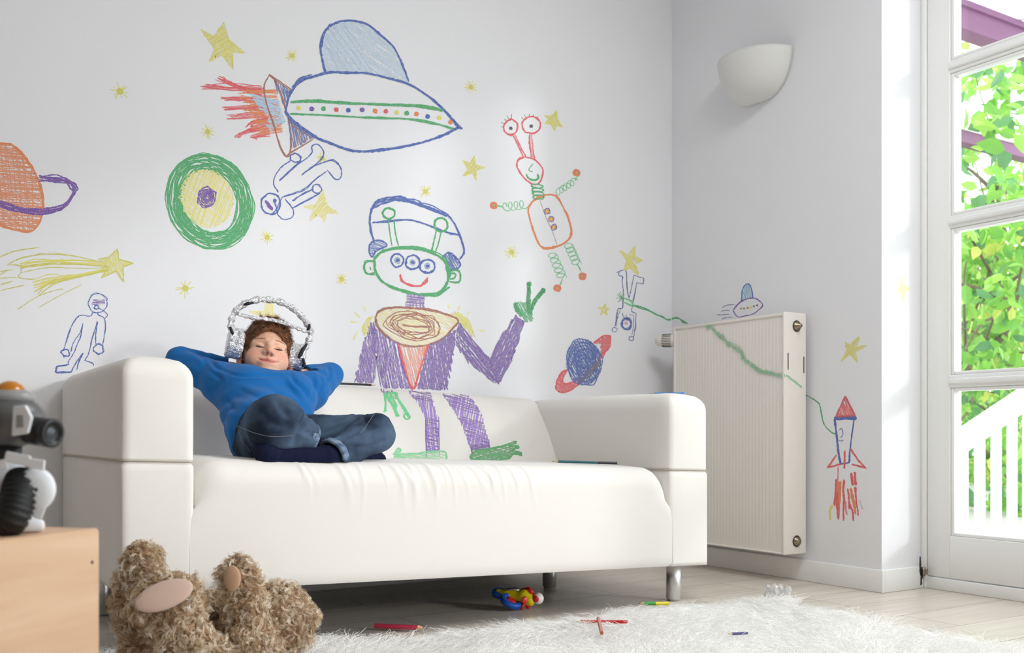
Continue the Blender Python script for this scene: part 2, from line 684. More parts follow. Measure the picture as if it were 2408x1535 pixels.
MB().box((XR - 0.02, 2.71, 1.88), (XR, 2.82, 1.95), 0.004, 2).build('back_plate', M_white, lp)

# ------------------------------------------------------------------ radiator
RX0, RX1, RY0, RY1, RZ0, RZ1 = 2.735, 2.845, 2.519, 3.117, 0.106, 0.976
rad = empty('radiator', ((RX0 + RX1) / 2, (RY0 + RY1) / 2, RZ0), 'cream ribbed panel radiator hung under the wall lamp beside the sofa', 'radiator')
n = 34 * 6 + 1
ys = np.linspace(RY0 + 0.012, RY1 - 0.012, n)
wv = np.abs(np.sin((ys - ys[0]) / (ys[-1] - ys[0]) * PI * 34))
xs = RX0 + 0.004 - 0.0014 * np.minimum(1, wv * 1.6)
zr = np.array([RZ0 + 0.004, RZ0 + 0.012, RZ0 + 0.025, RZ0 + 0.03, RZ1 - 0.025, RZ1 - 0.02, RZ1 - 0.01])
amp = np.array([0, 0, 0.3, 1, 1, 0.3, 0])
vv = np.stack([np.stack([RX0 + 0.004 - (RX0 + 0.004 - xs) * a, ys, np.full(n, z)], -1) for z, a in zip(zr, amp)])
ff = [(i * n + j, i * n + j + 1, (i + 1) * n + j + 1, (i + 1) * n + j) for i in range(len(zr) - 1) for j in range(n - 1)]
fp = link('front_panel', npmesh('front_panel', vv.reshape(-1, 3), ff, [M_rad]), rad)
cs = MB()
cs.box((RX0, RY1 - 0.013, RZ0), (RX1, RY1, RZ1), 0.003, 2)
cs.box((RX0 - 0.001, RY0 + 0.01, RZ1 - 0.011), (RX1, RY1 - 0.012, RZ1), 0.003, 2)
cs.box((RX0 - 0.001, RY0 + 0.01, RZ0), (RX1, RY1 - 0.012, RZ0 + 0.006), 0.002, 2)
cs.box((RX0 + 0.012, RY0 + 0.012, RZ0 + 0.004), (RX1 - 0.004, RY1 - 0.014, RZ1 - 0.012))
cs.build('casing', M_rad, rad)
sp = MB()
sp.box((RX0 - 0.002, RY0, RZ0 - 0.002), (RX1 + 0.003, RY0 + 0.011, RZ1 + 0.003), 0.004, 3)
spo = sp.build('side_cover', M_rad, rad)
for (dx, z0, z1) in ((0.018, RZ1 - 0.205, RZ1 - 0.145), (0.1, RZ1 - 0.215, RZ1 - 0.155)):
    MB().box((RX0 + dx - 0.0022, RY0 - 0.0006, z0), (RX0 + dx + 0.0022, RY0 + 0.002, z1)).build('slot', M_dark, spo)
for z, nm in ((RZ1 - 0.046, 'bleed_valve'), (RZ0 + 0.045, 'drain_plug')):
    Mx = Matrix.Translation((RX0 + 0.062, RY0, z)) @ Matrix.Rotation(PI / 2, 4, 'X')
    pl = MB()
    pl.lathe([(0, 0.001), (0.021, 0.001), (0.021, 0.0015), (0.017, 0.0025)], Mx, 20, 1)
    pl.lathe([(0.017, 0.0), (0.017, 0.004), (0.013, 0.005), (0.012, 0.012), (0.008, 0.013), (0.007, 0.022 if nm[0] == 'b' else 0.014), (0, 0.023 if nm[0] == 'b' else 0.015)], Mx, 20, 0)
    pl.build(nm, [M_brass, M_dark], rad)
# thermostat head at the far top corner, lying along the wall direction
tp = U(1580, 786, 3.125)
th = MB()
vx, vz = 2.775, RZ1 - 0.05
tax = Vector((-0.62, 0.78, 0)).normalized()
Mt = Matrix.Translation((vx, RY1 - 0.004, vz)) @ tax.to_track_quat('Z', 'Y').to_matrix().to_4x4()
th.lathe([(0, 0.0), (0.016, 0.0), (0.016, 0.02), (0.022, 0.021)], Mt, 18, 1)
th.lathe([(0.022, 0.02), (0.026, 0.024), (0.027, 0.034), (0.025, 0.075), (0.021, 0.098), (0.012, 0.107), (0, 0.108)], Mt, 24, 0)
tv = th.build('thermostat_head', [mat('cream_plastic', (225, 220, 208), 0.45), M_dark], rad)
gr = MB()
for k in range(22):
    a = 2 * PI * k / 22
    c, s_ = math.cos(a), math.sin(a)
    gr.tube([Mt @ Vector((c * 0.0266, s_ * 0.0266, 0.04)), Mt @ Vector((c * 0.0252, s_ * 0.0252, 0.078))], 0.0014, 5)
gr.build('grip_slots', M_dark, tv)
MB().tube([(vx, RY1 - 0.002, vz), (vx, RY1 + 0.006, vz)], 0.012, 10).build('valve_stem', M_steel, rad)
for yy in (RY0 + 0.08, RY1 - 0.13):
    MB().box((RX1 - 0.01, yy, 0.5), (XR - 0.001, yy + 0.05, 0.56)).build('bracket', M_steel, rad)

# ------------------------------------------------------------------ sofa
SX0, SX1, SY0, SY1 = 0.449, 2.249, 2.389, 3.268
AW = 0.172


def shear(co):
    return Vector((co.x, co.y, co.z - 0.031 * (co.x - SX0)))


def sz(x):
    return -0.031 * (x - SX0)


sofa = empty('sofa', ((SX0 + SX1) / 2, (SY0 + SY1) / 2, 0), 'cream fabric two-seat sofa with square arms and steel legs, against the drawn wall', 'sofa')


def puffy(lo, hi, bev, bulge, nx=14, rb_=0.012):
    """soft upholstered block"""
    b = bmesh.new()
    bmesh.ops.create_cube(b, size=2)
    bmesh.ops.subdivide_edges(b, edges=b.edges[:], cuts=nx, use_grid_fill=True)
    lo, hi = np.array(lo), np.array(hi)
    c, hf = (lo + hi) / 2, (hi - lo) / 2
    bev = np.array(bev if hasattr(bev, '__len__') else [bev] * 6)   # corner radius, same for all
    rt = float(bev.max())
    for v in b.verts:
        # spread the grid so that most rows fall into the rounded rim
        q = np.array([math.copysign(1 - (1 - abs(x)) ** 1.0, x) for x in v.co])
        p = q * hf
        hz = hf[2]
        t = min(1.0, max(0.0, (p[2] - (hz - rt)) / rt))
        ins = rt * (1 - math.sqrt(max(0.0, 1 - t * t)))
        ext = hf[:2] - ins
        xy = q[:2] * ext
        core = np.clip(xy, -(ext - rb_), ext - rb_)
        dd = xy - core
        nd = np.linalg.norm(dd)
        # pull the square corner in to a round one
        if nd > rb_:
            dd = dd / nd * rb_
        p = np.array([core[0] + dd[0], core[1] + dd[1], p[2]])
        ax = np.abs(q).argmax()
        out = np.zeros(3)
        o1, o2 = [i for i in range(3) if i != ax]
        out[ax] = math.copysign(bulge * max(0, 1 - q[o1] ** 2) * max(0, 1 - q[o2] ** 2), q[ax])
        v.co = Vector(c + p + out)
    return b


ZS, ZB_, ZT = 0.477, 0.174, 0.722      # arm seam, underside, arm top (left end)
for x0, x1 in ((SX0, SX0 + AW), (SX1 - AW, SX1)):
    m = MB()
    m._add(puffy((x0, SY0 + 0.002, ZS), (x1, SY1, ZT), 0.052, 0.005, 30, 0.024))
    a = m.build('armrest', M_sofa, sofa, warp=shear)
    m = MB()
    m._add(puffy((x0, SY0, ZB_), (x1, SY1, ZS + 0.002), 0.008, 0.002, 22, 0.018))
    m.build('arm_base', M_sofa, sofa, warp=shear)
    # stitched seam all round between the two
    e = 0.0004
    k_ = 0.018
    MB().tube([(x0 - e, SY1 - 0.06, ZS + 0.001), (x0 - e, SY0 + k_, ZS + 0.001), (x0 + k_ * 0.29, SY0 + k_ * 0.29, ZS + 0.001), (x0 + k_, SY0 - e, ZS + 0.001), (x1 - k_, SY0 - e, ZS + 0.001),
               (x1 - k_ * 0.29, SY0 + k_ * 0.29, ZS + 0.001), (x1 + e, SY0 + k_, ZS + 0.001), (x1 + e, SY1 - 0.06, ZS + 0.001)], 0.0016, 6).build('seam', M_seam, a, warp=shear)

# seat: a wide cushion whose cover runs down the front; soft creases over the front edge
xa, xb = SX0 + AW, SX1 - AW
prof = [(SY0 + 0.006, ZB_), (SY0 + 0.001, ZB_ + 0.01)]
prof += [(SY0 + 0.0, ZB_ + 0.03 + k * 0.02) for k in range(11)]
R_ = 0.062
zc_ = ZS + 0.006 - R_
for k in range(0, 15):
    t = PI / 2 * k / 14
    prof.append((SY0 + R_ - R_ * math.cos(t), zc_ + R_ * math.sin(t)))
prof += [(SY0 + R_ + 0.03 * k, ZS + 0.006 + 0.006 * math.sin(min(1, k / 8) * PI / 2)) for k in range(1, 22)]
prof = np.array(prof)
pn = np.gradient(prof, axis=0)
pn = np.stack([-pn[:, 1], pn[:, 0]], 1)
pn /= np.linalg.norm(pn, axis=1)[:, None] + 1e-9
nx = 420
ux = np.linspace(0, 1, nx)
rs = np.random.RandomState(4)
XX = xa + (xb - xa) * ux
VV = np.zeros((len(prof), nx, 3))
s_len = np.concatenate([[0], np.cumsum(np.linalg.norm(np.diff(prof, axis=0), axis=1))])
s_edge = s_len[20]
cre = [(rs.uniform(0.16, 0.66), rs.uniform(0.0035, 0.008), rs.uniform(0.0008, 0.0026), rs.uniform(0.035, 0.085), rs.uniform(-0.5, -0.05)) for _ in range(30)]
for i in range(len(prof)):
    y, z = prof[i]
    ds = s_len[i] - s_edge
    off = np.zeros(nx)
    for (u0, wd, am, ln, sl) in cre:
        env = math.exp(-(ds / ln) ** 2)
        off += am * env * np.exp(-((XX - (xa + (xb - xa) * u0) - sl * ds) / wd) ** 2)
    # rounded ends: the cushion falls away beside the arms
    e = np.minimum(XX - xa, xb - XX)
    er = 0.075 if z > zc_ - 0.02 else max(0.004, 0.075 - (zc_ - 0.02 - z) * 0.9)
    f = np.clip(1 - e / er, 0, 1)
    dz = er * (1 - np.sqrt(np.clip(1 - f * f, 0, 1)))
    hgt = np.clip((z - 0.30) / 0.15, 0, 1)
    ex_ = 0.016 * min(1, max(0, (0.41 - z) / 0.05))
    VV[i, :, 0] = XX + ex_ * (2 * ux - 1)
    fy = min(1.0, max(0.0, 1 - (y - SY0) / 0.5))
    VV[i, :, 1] = y - pn[i, 0] * 0 + dz * 0.35 * hgt * fy + off * (-1 if y < SY0 + R_ * 0.4 else -0.4)
    VV[i, :, 2] = z - dz * hgt * 0.85 + off * (0.8 if z > zc_ else 0.0) + sz(XX)
fq = [(i * nx + j, i * nx + j + 1, (i + 1) * nx + j + 1, (i + 1) * nx + j) for i in range(len(prof) - 1) for j in range(nx - 1)]
seat = link('seat', npmesh('seat', VV.reshape(-1, 3), np.array(fq), [M_sofa]), sofa)

# back cushion: rounded over the top
bp_ = np.array([(2.975, .40), (2.985, .44), (3.005, .50), (3.028, .55), (3.056, .60), (3.085, .64), (3.115, .674), (3.15, .703), (3.185, .720), (3.215, .726), (3.24, .718), (3.258, .698), (3.266, .66), (3.268, .58), (3.268, .40), (3.268, ZB_)])


def spline(p, m):
    p = np.asarray(p, float)
    q = np.concatenate([[2 * p[0] - p[1]], p, [2 * p[-1] - p[-2]]])
    out = []
    for i in range(len(p) - 1):
        a, b, c, d = q[i:i + 4]
        t = np.linspace(0, 1, m, endpoint=False)[:, None]
        out.append(0.5 * ((2 * b) + (c - a) * t + (2 * a - 5 * b + 4 * c - d) * t ** 2 + (3 * b - a - 3 * c + d) * t ** 3))
    out.append(p[-1:])
    return np.concatenate(out)


bp_ = spline(bp_, 4)
nb = 160
XX = np.linspace(xa - 0.01, xb + 0.01, nb)
vb = np.zeros((len(bp_), nb, 3))
for i, (y, z) in enumerate(bp_):
    vb[i, :, 0] = XX
    k = 0.0015 * np.sin(XX * 31 + i * 0.35) * np.sin(i / len(bp_) * PI)
    vb[i, :, 1] = y + k
    vb[i, :, 2] = z + sz(XX) + (0.004 * np.sin((XX - xa) / (xb - xa) * PI) if z > 0.6 else 0)
fb = np.array([(i * nb + j, (i + 1) * nb + j, (i + 1) * nb + j + 1, i * nb + j + 1) for i in range(len(bp_) - 1) for j in range(nb - 1)])
back = link('backrest', npmesh('backrest', vb.reshape(-1, 3), fb, [M_sofa]), sofa)
BACK_BVH = BVHTree.FromPolygons([tuple(v) for v in vb.reshape(-1, 3)], [tuple(int(q) for q in f) for f in fb])
us = MB()
us.box((SX0 + 0.02, SY0 + 0.02, ZB_ + 0.004), (SX1 - 0.02, SY1 - 0.02, ZB_ + 0.02))
us.build('underside', mat('dark_underlay', (40, 36, 33), 0.9), sofa, warp=shear)
# front seam lines beside the arms
for x in (xa - 0.016, xb + 0.016):
    MB().tube([(x, SY0 + 0.0003, ZB_ + 0.01), (x, SY0 + 0.0003, 0.37)], 0.0009, 5).build('front_seam', M_fseam, sofa, warp=shear)
for x, y in ((SX0 + 0.1, SY0 + 0.075), (SX1 - 0.085, SY0 + 0.075), (SX0 + 0.1, SY1 - 0.1), (1.975, 2.9)):
    MB().tube([(x, y, 0.0), (x, y, 0.006), (x, y, 0.008), (x, y, ZB_ + 0.015 + sz(x))], [0.021, 0.021, 0.025, 0.025], 28).build('leg', M_steel, sofa)

# ------------------------------------------------------------------ the boy
def J(px, py, Y):
    return U(px, py, Y)


HC = J(625, 846, 2.89)                                   # head centre
vw = np.array([0, 0, CAMZ]) - HC
vw /= np.linalg.norm(vw)
u0 = np.array([0, 0, 1.0]) - vw * vw[2]
u0 /= np.linalg.norm(u0)
r0 = np.cross(u0, vw)                                     # towards the right of the picture
if r0[0] < 0: r0 = -r0
PT, RL, YW = math.radians(31), math.radians(-8.5), math.radians(4)
u1 = u0 * math.cos(RL) + r0 * math.sin(RL) * -1 * -1      # roll: the head leans to its own left
u1 = math.cos(RL) * u0 - math.sin(RL) * r0
r1 = math.cos(RL) * r0 + math.sin(RL) * u0
f1 = vw * math.cos(YW) + r1 * math.sin(YW)
r2 = r1 * math.cos(YW) - vw * math.sin(YW)
EF = f1 * math.cos(PT) + u1 * math.sin(PT)
EU = u1 * math.cos(PT) - f1 * math.sin(PT)
ER = r2
HR = np.stack([ER, EU, EF], 1)                            # columns: right, up, forward


def hl(r, u, f):
    return HC + ER * r + EU * u + EF * f


def head_sdf(P):
    q = (P - HC) @ HR
    q[:, 0] *= 1.0
    d = el(q, (0, 0.030, -0.012), (0.071, 0.082, 0.090))
    d = su(d, el(q, (0, -0.028, 0.018), (0.056, 0.075, 0.066)), 0.03)
    d = su(d, el(q, (0, -0.083, 0.048), (0.027, 0.022, 0.028)), 0.03)
    for s in (-1, 1):
        d = su(d, el(q, (s * 0.034, -0.032, 0.050), (0.025, 0.026, 0.026)), 0.02)
        d = su(d, rc(q, (s * 0.010, 0.017, 0.079), (s * 0.040, 0.015, 0.064), 0.007, 0.006), 0.018)
        d = ss(d, el(q, (s * 0.0262, -0.001, 0.090), (0.0165, 0.0075, 0.014)), 0.012)
        d = su(d, el(q, (s * 0.0262, -0.001, 0.0685), (0.0150, 0.0095, 0.0125)), 0.004)
        d = ss(d, rc(q, (s * 0.0135, -0.0045, 0.083), (s * 0.0385, -0.0035, 0.075), 0.0016, 0.0016), 0.002)
    d = su(d, rc(q, (0, 0.008, 0.078), (0, -0.024, 0.0945), 0.0055, 0.0100), 0.012)
    for s in (-1, 1):
        d = su(d, el(q, (s * 0.0105, -0.0275, 0.0860), (0.0075, 0.0065, 0.0085)), 0.006)
    for s in (-1, 1):
        d = ss(d, el(q, (s * 0.0062, -0.0345, 0.0905), (0.0036, 0.0035, 0.0050)), 0.002)
    # lips with a closed smile
    d = su(d, el(q, (0, -0.055, 0.0745), (0.024, 0.0125, 0.0125)), 0.012)
    d = su(d, rc(q, (-0.018, -0.0495, 0.0780), (0, -0.0495, 0.0855), 0.0030, 0.0046), 0.005)
    d = su(d, rc(q, (0.018, -0.0495, 0.0780), (0, -0.0495, 0.0855), 0.0030, 0.0046), 0.005)
    d = su(d, rc(q, (-0.013, -0.0590, 0.0790), (0.013, -0.0590, 0.0790), 0.0050, 0.0050), 0.006)
    for s in (-1, 1):
        d = ss(d, rc(q, (0, -0.0545, 0.0895), (s * 0.014, -0.0535, 0.0865), 0.0016, 0.0016), 0.002)
        d = ss(d, rc(q, (s * 0.014, -0.0535, 0.0865), (s * 0.0275, -0.0470, 0.0770), 0.0017, 0.0020), 0.003)
        e = el(q, (s * 0.074, -0.006, -0.004), (0.009, 0.030, 0.019))
        e = ss(e, el(q, (s * 0.083, -0.002, 0.000), (0.007, 0.018, 0.010)), 0.004)
        d = su(d, e, 0.006)
        d = su(d, el(q, (s * 0.073, -0.034, 0.004), (0.008, 0.010, 0.008)), 0.006)
    return d


SEATZ = ZS + 0.008 + sz(0.9)
PEL = J(600, 1000, 2.66)
CHL, CHR = J(575, 928, 2.80), J(680, 938, 2.80)
SHL, SHR = J(524, 902, 2.86), J(724, 920, 2.86)
ELL, ELR = J(424, 848, 2.985), J(776, 882, 2.965)
WRL, WRR = J(545, 868, 2.955), J(700, 885, 2.93)
HPL, HPR = J(620, 1030, 2.66), J(665, 1035, 2.68)
KNL, KNR = J(646, 1000, 2.49), J(885, 1018, 2.53)
ANL, ANR = J(754, 1062, 2.52), J(770, 1078, 2.455)
TOL, TOR = J(882, 1088, 2.66), J(628, 1071, 2.45)
NECK = J(627, 900, 2.90)


def hand_sdf(P, wr, side):
    """palm behind the head, five fingers that curl round the skull"""
    c = hl(side * 0.036, -0.035, -0.112)
    d = rc(P, wr, c, 0.020, 0.024)
    ax = -ER * side
    up = EU
    bk = -EF
    for i, (sp, ln) in enumerate(((-0.020, 0.040), (-0.0065, 0.048), (0.007, 0.046), (0.0195, 0.036))):
        a = c + up * sp + ax * 0.014
        b = a + ax * ln * 0.5 + bk * 0.002 + up * sp * 0.25
        e = b + ax * ln * 0.5 - bk * 0.012 + up * sp * 0.2
        d = su(d, rc(P, a, b, 0.0080, 0.0074), 0.004)
        d = su(d, rc(P, b, e, 0.0074, 0.0060), 0.003)
    a = c + up * 0.018 - ax * 0.008
    b = a + up * 0.022 + ax * 0.008 - bk * 0.004
    e = b + up * 0.016 + ax * 0.010 - bk * 0.008
    d = su(d, rc(P, a, b, 0.009, 0.008), 0.005)
    return su(d, rc(P, b, e, 0.008, 0.0065), 0.003)


def torso_sdf(P):
    d = rc(P, PEL, (CHL + CHR) / 2, 0.066, 0.062)
    d = su(d, rc(P, SHL, SHR, 0.038, 0.038), 0.05)
    return su(d, rc(P, (CHL + CHR) / 2, NECK, 0.06, 0.040), 0.03)


def body_sdf(P):
    d = torso_sdf(P)
    d = su(d, rc(P, NECK, hl(0, -0.055, -0.028), 0.038, 0.040), 0.02)
    for sh, e, wr, sd in ((SHL, ELL, WRL, -1), (SHR, ELR, WRR, 1)):
        d = su(d, rc(P, sh, e, 0.036, 0.028), 0.02)
        d = su(d, rc(P, e, wr, 0.028, 0.021), 0.008)
    for h, k, a, t in ((HPL, KNL, ANL, TOL), (HPR, KNR, ANR, TOR)):
        d = su(d, rc(P, h, k, 0.062, 0.042), 0.03)
        d = su(d, rc(P, k, a, 0.040, 0.027), 0.01)
        d = su(d, rc(P, a, t, 0.026, 0.018), 0.012)
    d = np.maximum(d, SEATZ + 0.002 - P[:, 2])
    d = su(d, head_sdf(P), 0.012)
    for wr, sd in ((WRL, -1), (WRR, 1)):
        d = su(d, hand_sdf(P, wr, sd), 0.006)
    return d


def skin_mat():
    m = bpy.data.materials.new('fair_skin')
    m.use_nodes = True
    nt = m.node_tree
    b = nt.nodes['Principled BSDF']
    at = nt.nodes.new('ShaderNodeAttribute')
    at.attribute_name = 'skin_tone'
    b.inputs['Roughness'].default_value = 0.5
    nt.links.new(at.outputs['Color'], b.inputs['Base Color'])
    b.inputs['Subsurface Weight'].default_value = 0.12
    b.inputs['Subsurface Radius'].default_value = (0.008, 0.003, 0.0015)
    return m


boy = empty('person', (PEL[0], PEL[1], SEATZ), 'child in blue long-sleeved top and jeans lounging cross-legged on the cream sofa, hands behind head', 'person')
bv, bf = implicit(body_sdf, (0.62, 2.36, 0.44), (1.56, 3.10, 0.90), 0.0024)
bme = npmesh('body', bv, bf, [skin_mat()])
ql = (bv - HC) @ HR
base = np.array(lin((226, 178, 152)))
tone = np.tile(base, (len(bv), 1))


def tint(mask, col):
    global tone
    mask = np.clip(mask, 0, 1)[:, None]
    tone = tone * (1 - mask) + np.array(lin(col)) * mask


front = ql[:, 2] > 0.03
for s in (-1, 1):
    tint(0.38 * np.exp(-(((ql[:, 0] - s * 0.040) / 0.019) ** 2 + ((ql[:, 1] + 0.030) / 0.018) ** 2)) * front, (222, 128, 108))
    tint(0.5 * np.exp(-(((np.abs(ql[:, 0]) - 0.076) / 0.01) ** 2 + ((ql[:, 1] + 0.01) / 0.03) ** 2)) * (~front), (214, 130, 112))
    for (r, u, rad_) in ((0.0062, -0.0345, 0.0036),):
        tint(0.8 * np.exp(-(((ql[:, 0] - s * r) / rad_) ** 2 + ((ql[:, 1] - u) / rad_) ** 2) ** 2) * (ql[:, 2] > 0.082), (92, 48, 40))
tint(0.35 * np.exp(-((ql[:, 0] / 0.012) ** 2 + ((ql[:, 1] + 0.024) / 0.012) ** 2)) * (ql[:, 2] > 0.08), (226, 140, 118))
# lips follow the smile
mid = -0.0545 + 0.0075 * np.clip(np.abs(ql[:, 0]) / 0.0275, 0, 1) ** 2.2
lipw = np.clip((0.0265 - np.abs(ql[:, 0])) / 0.006, 0, 1)
thk = 0.0066 * np.sqrt(np.clip(1 - (ql[:, 0] / 0.027) ** 2, 0.02, 1))
dl = (ql[:, 1] - mid) / thk
tint(0.85 * lipw * np.clip((1.25 - np.abs(dl)) * 3, 0, 1) * (ql[:, 2] > 0.06), (205, 112, 104))
tint(0.85 * lipw * np.exp(-((ql[:, 1] - mid) / 0.0014) ** 2) * (ql[:, 2] > 0.06), (120, 48, 46))
# freckles
rf = np.random.RandomState(9)
for _ in range(90):
    c = (rf.normal(0, 0.026), -0.018 + rf.normal(0, 0.012))
    tint(0.3 * np.exp(-(((ql[:, 0] - c[0]) / 0.0014) ** 2 + ((ql[:, 1] - c[1]) / 0.0014) ** 2)) * front, (176, 112, 82))
ca = bme.color_attributes.new('skin_tone', 'FLOAT_COLOR', 'POINT')
ca.data.foreach_set('color', np.concatenate([tone, np.ones((len(tone), 1))], 1).astype(np.float32).ravel())
body = link('body', bme, boy)
BODY_BVH = BVHTree.FromPolygons([tuple(v) for v in bv], [tuple(int(q) for q in f) for f in bf])

M_hair = mat('auburn_hair', (84, 50, 28), 0.5, var=(90, (134, 84, 46), 2))
M_brow = mat('brow_hair', (186, 128, 94), 0.7)
M_lash = mat('lash', (62, 36, 30), 0.6)


def on_face(r, u, lift=0.0):
    o = HC + ER * r + EU * u + EF * 0.2
    hit = BODY_BVH.ray_cast(V3(o), V3(-EF))
    return np.array(hit[0]) + EF * lift


for s in (-1, 1):
    mb = MB()
    p = [on_face(s * (0.0130 + 0.0255 * t), -0.0050 + 0.0010 * t - 0.0022 * math.sin(t * PI), 0.0001) for t in np.linspace(0, 1, 9)]
    mb.tube(p, [0.0006, 0.0012, 0.0016, 0.0019, 0.0020, 0.0020, 0.0018, 0.0014, 0.0007], 6)
    mb.build('eyelash', M_lash, body)
    mb = MB()
    p = [on_face(s * (0.013 + 0.031 * t), 0.0175 + 0.004 * math.sin(t * 2.4) - 0.002 * t, -0.0004) for t in np.linspace(0, 1, 8)]
    mb.tube(p, [0.0014, 0.0024, 0.0028, 0.0028, 0.0026, 0.0022, 0.0016, 0.0008], 6)
    mb.build('eyebrow', M_brow, body)


def hair_sdf(P):
    q = (P - HC) @ HR
    w = vnoise(q, 150, 3) * 0.0038 + vnoise(q, 70, 5) * 0.0035
    d = el(q, (0, 0.034, -0.014), (0.0785, 0.090, 0.098)) + w
    d = su(d, el(q, (0, -0.01, -0.045), (0.074, 0.075, 0.062)) + w * 0.6, 0.02)
    d = su(d, el(q, (0.004, 0.096, 0.030), (0.050, 0.020, 0.045)) + w * 1.5, 0.02)
    # clear the face and the ears
    face = el(q, (0, -0.022, 0.108), (0.0655, 0.083, 0.078))
    d = np.maximum(d, -face + 0.004 * vnoise(q, 120, 8))
    d = np.maximum(d, -(q[:, 1] + 0.028 + np.where(q[:, 2] < -0.02, 0.045, 0)))
    inner = el(q, (0, 0.030, -0.012), (0.066, 0.077, 0.085))
    return np.maximum(d, -inner)


hv, hf = implicit(hair_sdf, HC - 0.16, HC + 0.17, 0.0026)
rng = np.random.RandomState(2)
P_, N_ = surf_points(hv, hf, 15000, rng, lambda c, n: ((((c - HC) @ HR)[:, 1] > -0.03) & ((n * (c - HC)).sum(1) > 0)).astype(float))
tang = np.cross(N_, rng.normal(size=N_.shape))
lvec = tang * 0.6 + EF * 0.3 - EU * 0.25
sv, sf = strands('x', P_ - N_ * 0.002, N_ * 0.28 + tang * 0.95, 0.010 + 0.008 * rng.rand(len(P_)), 0.0009, lvec * 0.5, rng, None, 5, 0.2, 1.0)
hair = link('hair', npmesh('hair', np.concatenate([hv, sv]), np.concatenate([hf, sf + len(hv)]), [M_hair]), body)

# --- long-sleeved top
M_shirt = mat('blue_jersey', (13, 98, 166), 0.85, bump=(700, 0.15, 0.001), spec=0.2, sheen=0.1)


def shirt_sdf(P):
    d = rc(P, J(612, 1028, 2.70), CHL + np.array([0.004, 0, 0]), 0.088, 0.084)
    d = su(d, rc(P, J(658, 1020, 2.72), CHR - np.array([0.004, 0, 0]), 0.085, 0.080), 0.04)
    d = su(d, rc(P, SHL, SHR, 0.050, 0.050), 0.055)
    d = su(d, torso_sdf(P) - 0.010, 0.02)
    d = su(d, rc(P, J(588, 917, 2.79), J(678, 929, 2.79), 0.048, 0.045), 0.03)
    # soft folds: from the armpits and across the slouched belly
    fold = 0.0040 * np.sin((P[:, 2] * 0.8 + 0.45 * P[:, 0] + 0.35 * P[:, 1]) * 120 + 3.2 * vnoise(P, 14, 2)) * np.clip(0.3 + vnoise(P, 12, 4), 0, 1) + 0.003 * vnoise(P, 22, 31)
    d = d - fold * np.clip((0.70 - P[:, 2]) / 0.06, 0.15, 1)
    for sh, e, wr, i in ((SHL, ELL, WRL, 0), (SHR, ELR, WRR, 1)):
        ab = e - sh
        t = np.clip(((P - sh) @ ab) / (ab @ ab), 0, 1)
        cr_ = 0.0045 * vnoise(P @ np.diag([1.0, 0.5, 1.6]), 24, 6 + i) + 0.002 * np.sin(t * 17 + 3 * vnoise(P, 20, 6 + i)) * np.clip(1.1 - t, 0, 1)
        d = su(d, rc(P, sh, e, 0.055, 0.042) - cr_, 0.022)
        c2 = 0.0035 * vnoise(P, 34, 9 + i)
        w2 = e + (wr - e) * (0.86 if i == 0 else 0.72)
        d = su(d, rc(P, e, w2, 0.041, 0.034) - c2, 0.007)
    # round neckline, opened towards chin
    d = ss(d, head_sdf(P) - 0.005, 0.006)
    d = ss(d, rc(P, hl(0, -0.05, -0.02), hl(0, 0.05, -0.02), 0.052, 0.09), 0.006)
    # hollow sleeve ends
    for wr, e, k in ((WRL, ELL, 0.86), (WRR, ELR, 0.72)):
        ax = (wr - e) / np.linalg.norm(wr - e)
        ce = e + (wr - e) * k
        d = ss(d, np.maximum(rc(P, ce, ce + ax * 0.06, 0.027, 0.027), 0 * d - 1), 0.003)
        d = np.maximum(d, np.where(np.linalg.norm(P - ce, axis=1) < 0.07, (P - ce) @ ax - 0.006, -1))
    d = np.maximum(d, (SEATZ - 0.004) - P[:, 2])
    return d


tv_, tf_ = implicit(shirt_sdf, (0.58, 2.52, 0.44), (1.28, 3.10, 0.86), 0.0036)


def topx(v):
    d = v[:, 0] * SA + v[:, 1] * CA
    r = v[:, 0] * CA - v[:, 1] * SA
    return np.stack([CXP + FPX * r / d, HOR - FPX * (v[:, 2] - CAMZ) / d], 1)


def crease(v, f, lines):
    """press cloth folds into the side that faces the room"""
    fn = np.cross(v[f[:, 1]] - v[f[:, 0]], v[f[:, 2]] - v[f[:, 0]])
    nn = np.zeros_like(v)
    for k in range(4):
        np.add.at(nn, f[:, k], fn)
    nn /= np.linalg.norm(nn, axis=1)[:, None] + 1e-12
    toc = np.array([0, 0, CAMZ]) - v
    facing = (nn * toc).sum(1) > 0
    p = topx(v)
    out = v.copy()
    for pts, sg, am in lines:
        q = spline(np.array(pts, float), 6)
        best = np.full(len(v), 1e9)
        tt = np.zeros(len(v))
        for i in range(len(q) - 1):
            a, b = q[i], q[i + 1]
            ab = b - a
            t = np.clip(((p - a) @ ab) / (ab @ ab + 1e-9), 0, 1)
            dd = np.linalg.norm(p - a - t[:, None] * ab, axis=1)
            m = dd < best
            best[m] = dd[m]
            tt[m] = (i + t[m]) / (len(q) - 1)
        fade = np.sin(np.clip(tt, 0.02, 0.98) * PI) ** 0.6
        w_ = am * fade * (np.exp(-(best / sg) ** 2) - 0.45 * np.exp(-((best - 2.0 * sg) / sg) ** 2)) * facing
        out -= nn * w_[:, None]
    return out


